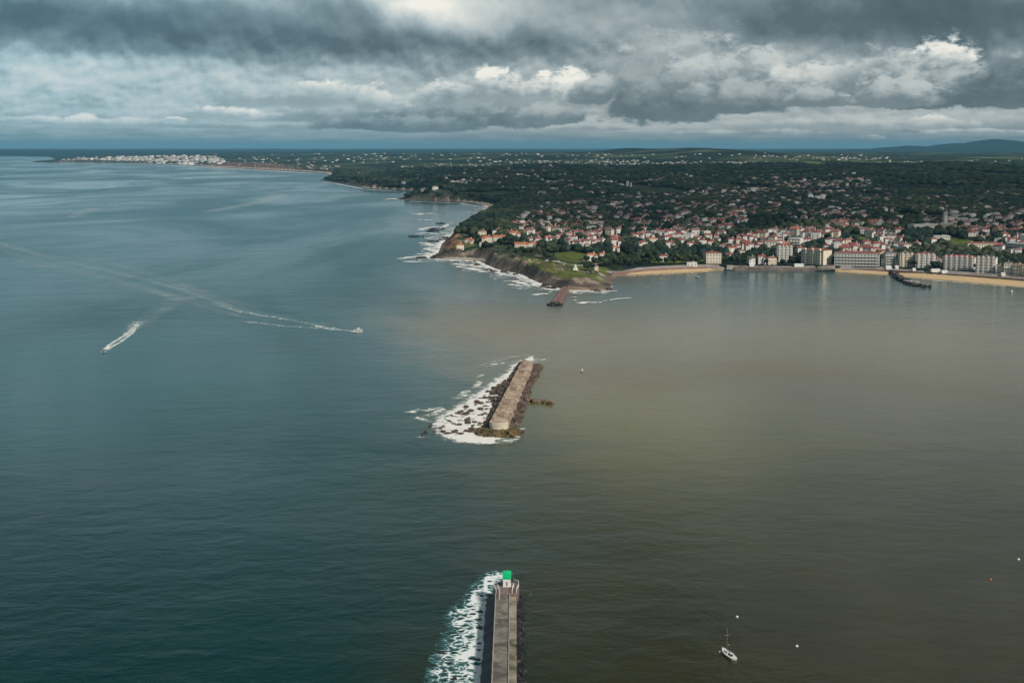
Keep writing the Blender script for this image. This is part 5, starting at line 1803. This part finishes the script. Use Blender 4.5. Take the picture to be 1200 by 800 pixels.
def proto(kind, roof, wall, wing, size):
    k = (kind, roof, wall, wing, size)
    if k not in protos:
        w, d, h = {'small': (9.0, 7.5, 5.2), 'broad': (13.0, 8.5, 6.4), 'tall': (10.5, 8.5, 8.6)}[size]
        o = house(w, d, h, roof, wall, kind, wing, windows=False)
        kids = KIDS[o.name]
        for f in range(int(h / 2.9)):
            for x in (-.27, .27) if not wing else (-wing * .3, -wing * .02):
                kids.append(link('window', window_mesh(1.8, 1.6), o, (x * w, -d / 2 - .03, 1.7 + f * 2.9)))
        protos[k] = [o, False]
    p = protos[k]
    if not p[1]:
        p[1] = True
        return p[0]
    return tree_copy(p[0])


near_i = [i for i in range(len(cand)) if to_px(*gxy[i], 20)[1] > 0][:NEAR]
groups = {}
for i in near_i: groups.setdefault(area_of(*cand[i]), []).append(i)
for ar, lst in groups.items():
    lst.sort(key=lambda i: np.hypot(*gxy[i]))
    per = 14
    for r0 in range(0, len(lst), per):
        row = sorted(lst[r0:r0 + per], key=lambda i: math.atan2(gxy[i][0], gxy[i][1]))
        for kx, i in enumerate(row):
            roof = rn.choice(['red'] * 5 + ['faded'] * 6 + ['orange'] + ['dark'] * 2 + ['flat'] * 2)
            wall = rn.choice(['white'] * 7 + ['cream'] * 2 + ['grey'])
            size = rn.choice(['small', 'broad', 'tall', 'broad'])
            kind = 'flat' if roof == 'flat' else rn.choice(['hip', 'hip', 'gable'])
            wing = 0 if kind == 'flat' or size == 'small' else rn.choice([0, 1, -1])
            o = proto(kind, roof, wall, wing, size)
            put(o, 0, 0, rn.uniform(-.7, .7), 9, gxy[i])
            q = rn.uniform(.9, 1.2)
            o.scale = (q, q, q)
            pos = f'{ORD[kx]} from left in {ORD[r0 // per]} row' if kx < len(row) - 1 or len(row) == 1 else f'rightmost in {ORD[r0 // per]} row'
            tag(o, f'{size} {wall} house, {ROOF_WORD[roof]} roof, {pos} {ar}', 'house', 'houses of the hillside town')

# the smaller, farther houses as one mass
near_set = set(near_i)
far_i = [i for i in range(len(cand)) if i not in near_set]
fx = [(gxy[i][0], gxy[i][1], rn.uniform(10, 18), rn.uniform(8, 12), rn.uniform(4.5, 8), rn.random() < .55) for i in far_i]
# the far seaside city and specks of villages in the hills
bia = []
for _ in range(380):
    px = rn.choice([rn.uniform(70, 262), rn.uniform(120, 230)])
    py = rn.uniform(183.6, 190.2 if px < 170 else 193.2)
    bia.append((px, py))
vil = []
for cx, cyy, w, h, n in ((628, 190, 45, 2.0, 46), (720, 190.5, 50, 2.2, 60), (800, 192, 60, 2.0, 55), (865, 191.5, 20, 1.0, 26), (540, 196, 60, 4, 46), (930, 186, 60, 2.5, 40), (1000, 186.5, 40, 2, 30), (1065, 191.2, 24, 1.0, 26), (1160, 191, 50, 5, 24), (470, 187, 90, 3, 40), (330, 188, 80, 3, 40), (700, 214, 40, 2.0, 34), (655, 215, 30, 3.5, 26), (1110, 230, 60, 3, 24), (600, 182, 300, 2.5, 70)):
    for _ in range(n):
        vil.append((rn.gauss(cx, w * .6), rn.gauss(cyy, h * .6)))
bxy = on_land([a for a, _ in bia], [b for _, b in bia])
vxy = on_land([a for a, _ in vil], [max(b, 180.5) for _, b in vil])
for (x, y) in bxy:
    if float(grid_at(SD, x, y)) > 25 and y < 15500: fx.append((x, y, rn.uniform(18, 60), rn.uniform(14, 26), rn.uniform(7, 24) * rn.random() ** .5, rn.random() < .5))
for (x, y) in vxy:
    if float(grid_at(SD, x, y)) > 60 and y < 24000:
        s = min(1.8, max(1.0, y / 6500))
        fx.append((x, y, rn.uniform(7, 15) * s, rn.uniform(7, 10) * s, rn.uniform(3, 5.5), rn.random() < .3))
n = len(fx)
F_ = np.array([f[:5] for f in fx])
turn = np.array([rn.uniform(-.8, .8) for _ in fx])
tv = np.array([(-.5, -.5, 0), (.5, -.5, 0), (.5, .5, 0), (-.5, .5, 0), (-.5, -.5, 1), (.5, -.5, 1), (.5, .5, 1), (-.5, .5, 1), (-.24, 0, 1.5), (.24, 0, 1.5)])
tf = np.array([(0, 1, 5), (0, 5, 4), (1, 2, 6), (1, 6, 5), (2, 3, 7), (2, 7, 6), (3, 0, 4), (3, 4, 7), (4, 5, 9), (4, 9, 8), (5, 6, 9), (6, 7, 8), (6, 8, 9), (7, 4, 8)])
lx = tv[None, :, 0] * F_[:, 2, None]
ly = tv[None, :, 1] * F_[:, 3, None]
hz = grid_at(GH, F_[:, 0], F_[:, 1])
big = (F_[:, 1] > 7000)[:, None]
zz = np.where(tv[None, :, 2] > 1, 1 + np.where(big, .12, .45), tv[None, :, 2]) * F_[:, 4, None] + np.where(tv[None, :, 2] == 0, -3, 0) + hz[:, None] + 0.5
c_, s_ = np.cos(turn)[:, None], np.sin(turn)[:, None]
fv = np.stack([F_[:, 0, None] + lx * c_ - ly * s_, F_[:, 1, None] + lx * s_ + ly * c_, zz], -1).reshape(-1, 3)
ff = (tf[None] + 10 * np.arange(n)[:, None, None]).reshape(-1, 3)
mi = np.tile(np.array([0] * 8 + [1] * 6), (n, 1))
redr = np.array([f[5] for f in fx])
mi[~redr, 8:] = 2
wv = np.repeat(RNG.uniform(.35, 1.05, n) * np.where(F_[:, 2] > 17.9, .92, np.where(F_[:, 1] > 7000, .55, 1.1)), 10)


def far_wall(b, co, t):
    setin(b, 'Base Color', mixc(1.0, (0.70, 0.68, 0.64), Val_rgb(attr('tone')), 'MULTIPLY'))
    setin(b, 'Roughness', .9)


def far_roof(c):
    def f(b, co, t):
        setin(b, 'Base Color', mixc(1.0, c, Val_rgb(attr('tone')), 'MULTIPLY'))
        setin(b, 'Roughness', .9)
    return f


o = link('distant_houses', fast_mesh('distant_houses', fv, ff, [material('far_wall', far_wall), material('far_red_roof', far_roof((.30, .145, .135))), material('far_pale_roof', far_roof((.42, .38, .36)))], {'tone': ('FLOAT', wv)}, mi.ravel()))
tag(o, 'far houses of the hillside town and the seaside city beyond', 'houses', None, 'stuff')
for f in fx:
    if f[1] < 7000: HOUSES.append((f[0], f[1], f[2] * .5))

# ------------------------------------------------------------------ trees


def leaf_mat(name, a, b_):
    def fn(b, co, t):
        inf = t.nodes.new('ShaderNodeObjectInfo')
        geo = t.nodes.new('ShaderNodeNewGeometry')
        n = noise(Val(geo.outputs['Position']), .35, 4.0, .6)
        k = sstep(n, .3, .7)
        col = mixc(k, a, b_)
        tint = Val(inf.outputs['Random']) * .6 + .7
        setin(b, 'Base Color', mixc(1.0, col, Val_rgb(tint), 'MULTIPLY'))
        setin(b, 'Roughness', .8)
        setin(b, 'Specular IOR Level', .15)
    return material(name, fn)


M_LEAF = [leaf_mat('dark_leaves', (0.012, 0.024, 0.017), (0.030, 0.050, 0.029)), leaf_mat('green_leaves', (0.022, 0.038, 0.020), (0.050, 0.074, 0.034)), leaf_mat('olive_leaves', (0.048, 0.058, 0.026), (0.092, 0.096, 0.042))]
M_BARK = worn('bark', (0.05, 0.038, 0.03), (0.09, 0.07, 0.055), 1.0, .95, .1)


def ico(sub):
    bm = bmesh.new()
    bmesh.ops.create_icosphere(bm, subdivisions=sub, radius=1.0)
    v = np.array([tuple(x.co) for x in bm.verts])
    f = np.array([[y.index for y in x.verts] for x in bm.faces])
    bm.free()
    return v, f


IV1, IF1 = ico(1)
IV2, IF2 = ico(2)


def crown_arrays(kind, seed):
    """crown of displaced lobes with loose leaf tufts, unit: metres for a 10 m tree"""
    r = np.random.default_rng(seed)
    V_, F2 = [], []
    base = 0
    spec = {'round': (8, 2.3, 1.9), 'wide': (10, 3.1, 1.4), 'tall': (8, 1.6, 3.1)}[kind]
    for k in range(spec[0]):
        c = r.normal(0, 1, 3)
        c /= np.linalg.norm(c) + .01
        c = c * np.array([spec[1], spec[1], spec[2]]) * r.uniform(.35, 1.0)
        rad = r.uniform(1.2, 2.0)
        v = IV2 * rad * (1 + r.normal(0, .16, (len(IV2), 1))) + c
        V_.append(v); F2.append(IF2 + base); base += len(v)
        for _ in range(46):
            d = r.normal(0, 1, 3); d /= np.linalg.norm(d)
            p = c + d * rad * r.uniform(.95, 1.35)
            u = r.normal(0, 1, 3); u /= np.linalg.norm(u)
            w_ = np.cross(u, d); w_ /= np.linalg.norm(w_) + 1e-6
            s = r.uniform(.25, .6)
            V_.append(np.array([p - u * s, p + u * s * .8 + w_ * s * .4, p + w_ * s])); F2.append(np.array([[0, 1, 2]]) + base); base += 3
    v = np.vstack(V_)
    v[:, 2] += 6.2 if kind != 'tall' else 5.8
    return v, np.vstack(F2)


TREES = []
for k, (kind, word) in enumerate((('round', 'rounded'), ('wide', 'spreading'), ('tall', 'slender'), ('round', 'rounded'), ('wide', 'spreading'))):
    v, f = crown_arrays(kind, 50 + k)
    tm = MB()
    tm.lathe((0, 0, -.8), [(.42, 0), (.30, 1.2), (.22, 3.6), (.12, 6.5)], 8)
    for a in (0.4, 2.3, 4.4):
        tm.bar((0, 0, 2.4), (1.5 * math.cos(a), 1.5 * math.sin(a), 5.2), .1)
    trunk = tm.mesh('trunk', M_BARK)
    TREES.append((word, [fast_mesh('crown', v, f, [M_LEAF[c]]) for c in range(3)], trunk))

HA = np.array(HOUSES)


def open_ground(x, y, gap=2.5, front=True):
    """false where a tree would stand in a house or close in front of one"""
    okk = np.ones(len(x), bool)
    r = np.hypot(x, y)
    ux, uy = x / r, y / r
    for hx, hy, hr in HA:
        dx_, dy_ = hx - x, hy - y
        along = dx_ * ux + dy_ * uy
        side = np.abs(dx_ * uy - dy_ * ux)
        okk &= ~((np.hypot(dx_, dy_) < hr + gap) | ((along > 0) & (along < 42) & (side < hr * .75)))
    return okk


# candidate spots on a jittered polar lattice
tr = random.Random(3)
rr_, aa_ = [], []
r = 1400.0
while r < 7600:
    sp_ = max(8.0, r / 215.0)
    na_ = int(R(47) * r / sp_)
    ang = np.linspace(R(-23.5), R(23.5), na_) + RNG.uniform(-.5, .5, na_) * sp_ / r
    rr_.append(r + RNG.uniform(-.5, .5, na_) * sp_)
    aa_.append(ang)
    r += sp_ * (1.0 if r < 3500 else 1.5)
rr_, aa_ = np.concatenate(rr_), np.concatenate(aa_)
tx_, ty_ = rr_ * np.sin(aa_), rr_ * np.cos(aa_)
sd_ = grid_at(SD, tx_, ty_)
bw_a = grid_at(AT[..., 2], tx_, ty_)
sl_ = grid_at(slope, tx_, ty_)
hh_ = grid_at(GH, tx_, ty_)
md_ = ell(tx_, ty_, MEADOWS + FIELDS)
ppx, ppy = to_px(tx_, ty_, hh_)
headland = (ppx > 505) & (ppx < 728) & (rr_ < 2300)
cov = np.where(headland, .42 + .5 * sm(pnoise(tx_, ty_, 90, 61, 3), -.1, .3), .86)
cov = np.where(headland & (sd_ < 90) & (ppx < 700), cov * .18 * (sd_ > 26), cov)
cov = np.where((ppx > 500) & (ppx < 600) & (ppy < 274) & (sd_ > 8), .95, cov)
cov = np.where(ell(tx_, ty_, COAST_TREES) > .4, .95, cov)
cov = np.where(rr_ > 2600, np.where(pnoise(tx_, ty_, 420, 66, 3) > -.28, .95, .25), cov)
kk = (sd_ - bw_a > 17) & (hh_ > 3.0) & (md_ < .35) & ((sl_ < .75) | (ppx < 600)) & (RNG.random(len(tx_)) < cov)
tx_, ty_, hh_, rr_, ppx, ppy, sd_ = [q[kk] for q in (tx_, ty_, hh_, rr_, ppx, ppy, sd_)]
og = open_ground(tx_, ty_)
tx_, ty_, hh_, rr_, ppx, ppy, sd_ = [q[og] for q in (tx_, ty_, hh_, rr_, ppx, ppy, sd_)]
seaf = (rr_ < 2300) & (np.abs(ppx - 900) < 330)
# how much of the tree is above the running skyline: choose the trees that show
vis = np.arctan2(hh_ + 9 - CAM_H, rr_)
ja_ = np.clip(np.round((np.arctan2(tx_, ty_) - AZ0) / (AZ1 - AZ0) * (NAZ - 1)).astype(int), 0, NAZ - 1)
ir_ = np.clip(np.searchsorted(rs, rr_) - 1, 0, len(rs) - 1)
inframe = (ppx > 2) & (ppx < 1198)
od = np.argsort(np.where(inframe & (vis > _el[ir_, ja_] - 2e-4), rr_, 1e9))
NT = 285
pick = od[:NT]


def tree_area(px, py):
    if px < 560: return 'on the western headland slope'
    if px < 640: return 'between villas and cliff meadow'
    if px < 690: return 'around the green meadow'
    if px < 722: return 'on the point beside the daymark'
    if px < 790: return 'in the wood behind small beach'
    if px < 860: return 'by the square cream block'
    if px < 940: return 'among the seafront villas'
    if px < 1040: return 'around the grey casino'
    if px < 1105: return 'behind the rock groyne'
    return 'along the grand hotel front'


groups = {}
for i in pick: groups.setdefault(tree_area(ppx[i], ppy[i]), []).append(i)
SH = ['dark', 'green', 'olive']
for ar, lst in groups.items():
    lst.sort(key=lambda i: rr_[i])
    per = 15
    for r0 in range(0, len(lst), per):
        row = sorted(lst[r0:r0 + per], key=lambda i: math.atan2(tx_[i], ty_[i]))
        for kx, i in enumerate(row):
            word, crowns, trunk = TREES[tr.randrange(5)]
            c = tr.choices((0, 1, 2), (6, 4, 2))[0]
            o = empty('tree', (tx_[i], ty_[i], hh_[i]), tr.uniform(0, 6.28))
            q = tr.uniform(.7, 1.15)
            o.scale = (q * 1.05, q * 1.05, q)
            link('crown', crowns[c], o)
            link('trunk', trunk, o)
            pos = f'{ORD[kx]} from left in {ORD[min(r0 // per, 19)]} row' if kx < len(row) - 1 or len(row) == 1 else f'rightmost in {ORD[r0 // per]} row'
            tag(o, f'{SH[c]} {word} tree, {pos} {ar}', 'tree', 'trees along the coast')

# all other trees as one wood
m_ = np.ones(len(tx_), bool)
m_[pick] = False
wx_, wy_, wh_, wr_ = tx_[m_], ty_[m_], hh_[m_], rr_[m_]
nw = len(wx_)
size = np.clip(wr_ / 215.0, 8, 30) * RNG.uniform(.42, .72, nw)
V_, F2, T_ = [], [], []
base = 0
for b_i in range(6):
    r_ = np.random.default_rng(200 + b_i)
    iv = IV1 * (1 + r_.normal(0, .2, (len(IV1), 1)))
    iv[:, 2] *= .8
    k = np.arange(nw) % 6 == b_i
    s = size[k]
    rot = RNG.uniform(0, 6.28, len(s))
    X = (iv[None, :, 0] * np.cos(rot)[:, None] - iv[None, :, 1] * np.sin(rot)[:, None]) * s[:, None] + wx_[k][:, None]
    Y = (iv[None, :, 0] * np.sin(rot)[:, None] + iv[None, :, 1] * np.cos(rot)[:, None]) * s[:, None] + wy_[k][:, None]
    zc = np.minimum(s * .9, 6.5)
    Zz = iv[None, :, 2] * np.minimum(s, 6.5)[:, None] + (wh_[k] + zc)[:, None]
    V_.append(np.stack([X, Y, Zz], -1).reshape(-1, 3))
    F2.append((IF1[None] + base + len(iv) * np.arange(len(s))[:, None, None]).reshape(-1, 3))
    T_.append(np.repeat(RNG.uniform(.45, 1.5, len(s)), len(iv)))
    base += len(iv) * len(s)


def wood_mat(b, co, t):
    n = noise(co, .25, 4.0, .65)
    n2_ = noise(co, .006, 4.0, .6)
    col = mixc(sstep(n, .35, .65), (0.010, 0.022, 0.019), (0.029, 0.047, 0.032))
    col = mixc(sstep(n2_, .45, .62, 0.0, .75), col, (0.062, 0.072, 0.036))
    setin(b, 'Base Color', mixc(1.0, col, Val_rgb(attr('tone')), 'MULTIPLY'))
    setin(b, 'Roughness', .85)
    setin(b, 'Specular IOR Level', .1)


o = link('woodland', fast_mesh('woodland', np.vstack(V_), np.vstack(F2), [material('woodland_leaves', wood_mat)], {'tone': ('FLOAT', np.concatenate(T_))}))
tag(o, 'dark green woodland covering the hills around the town', 'woodland', None, 'stuff')
print('woodland trees', nw, 'houses far', n, 'near', len(near_i), 'objects', len(bpy.data.objects))
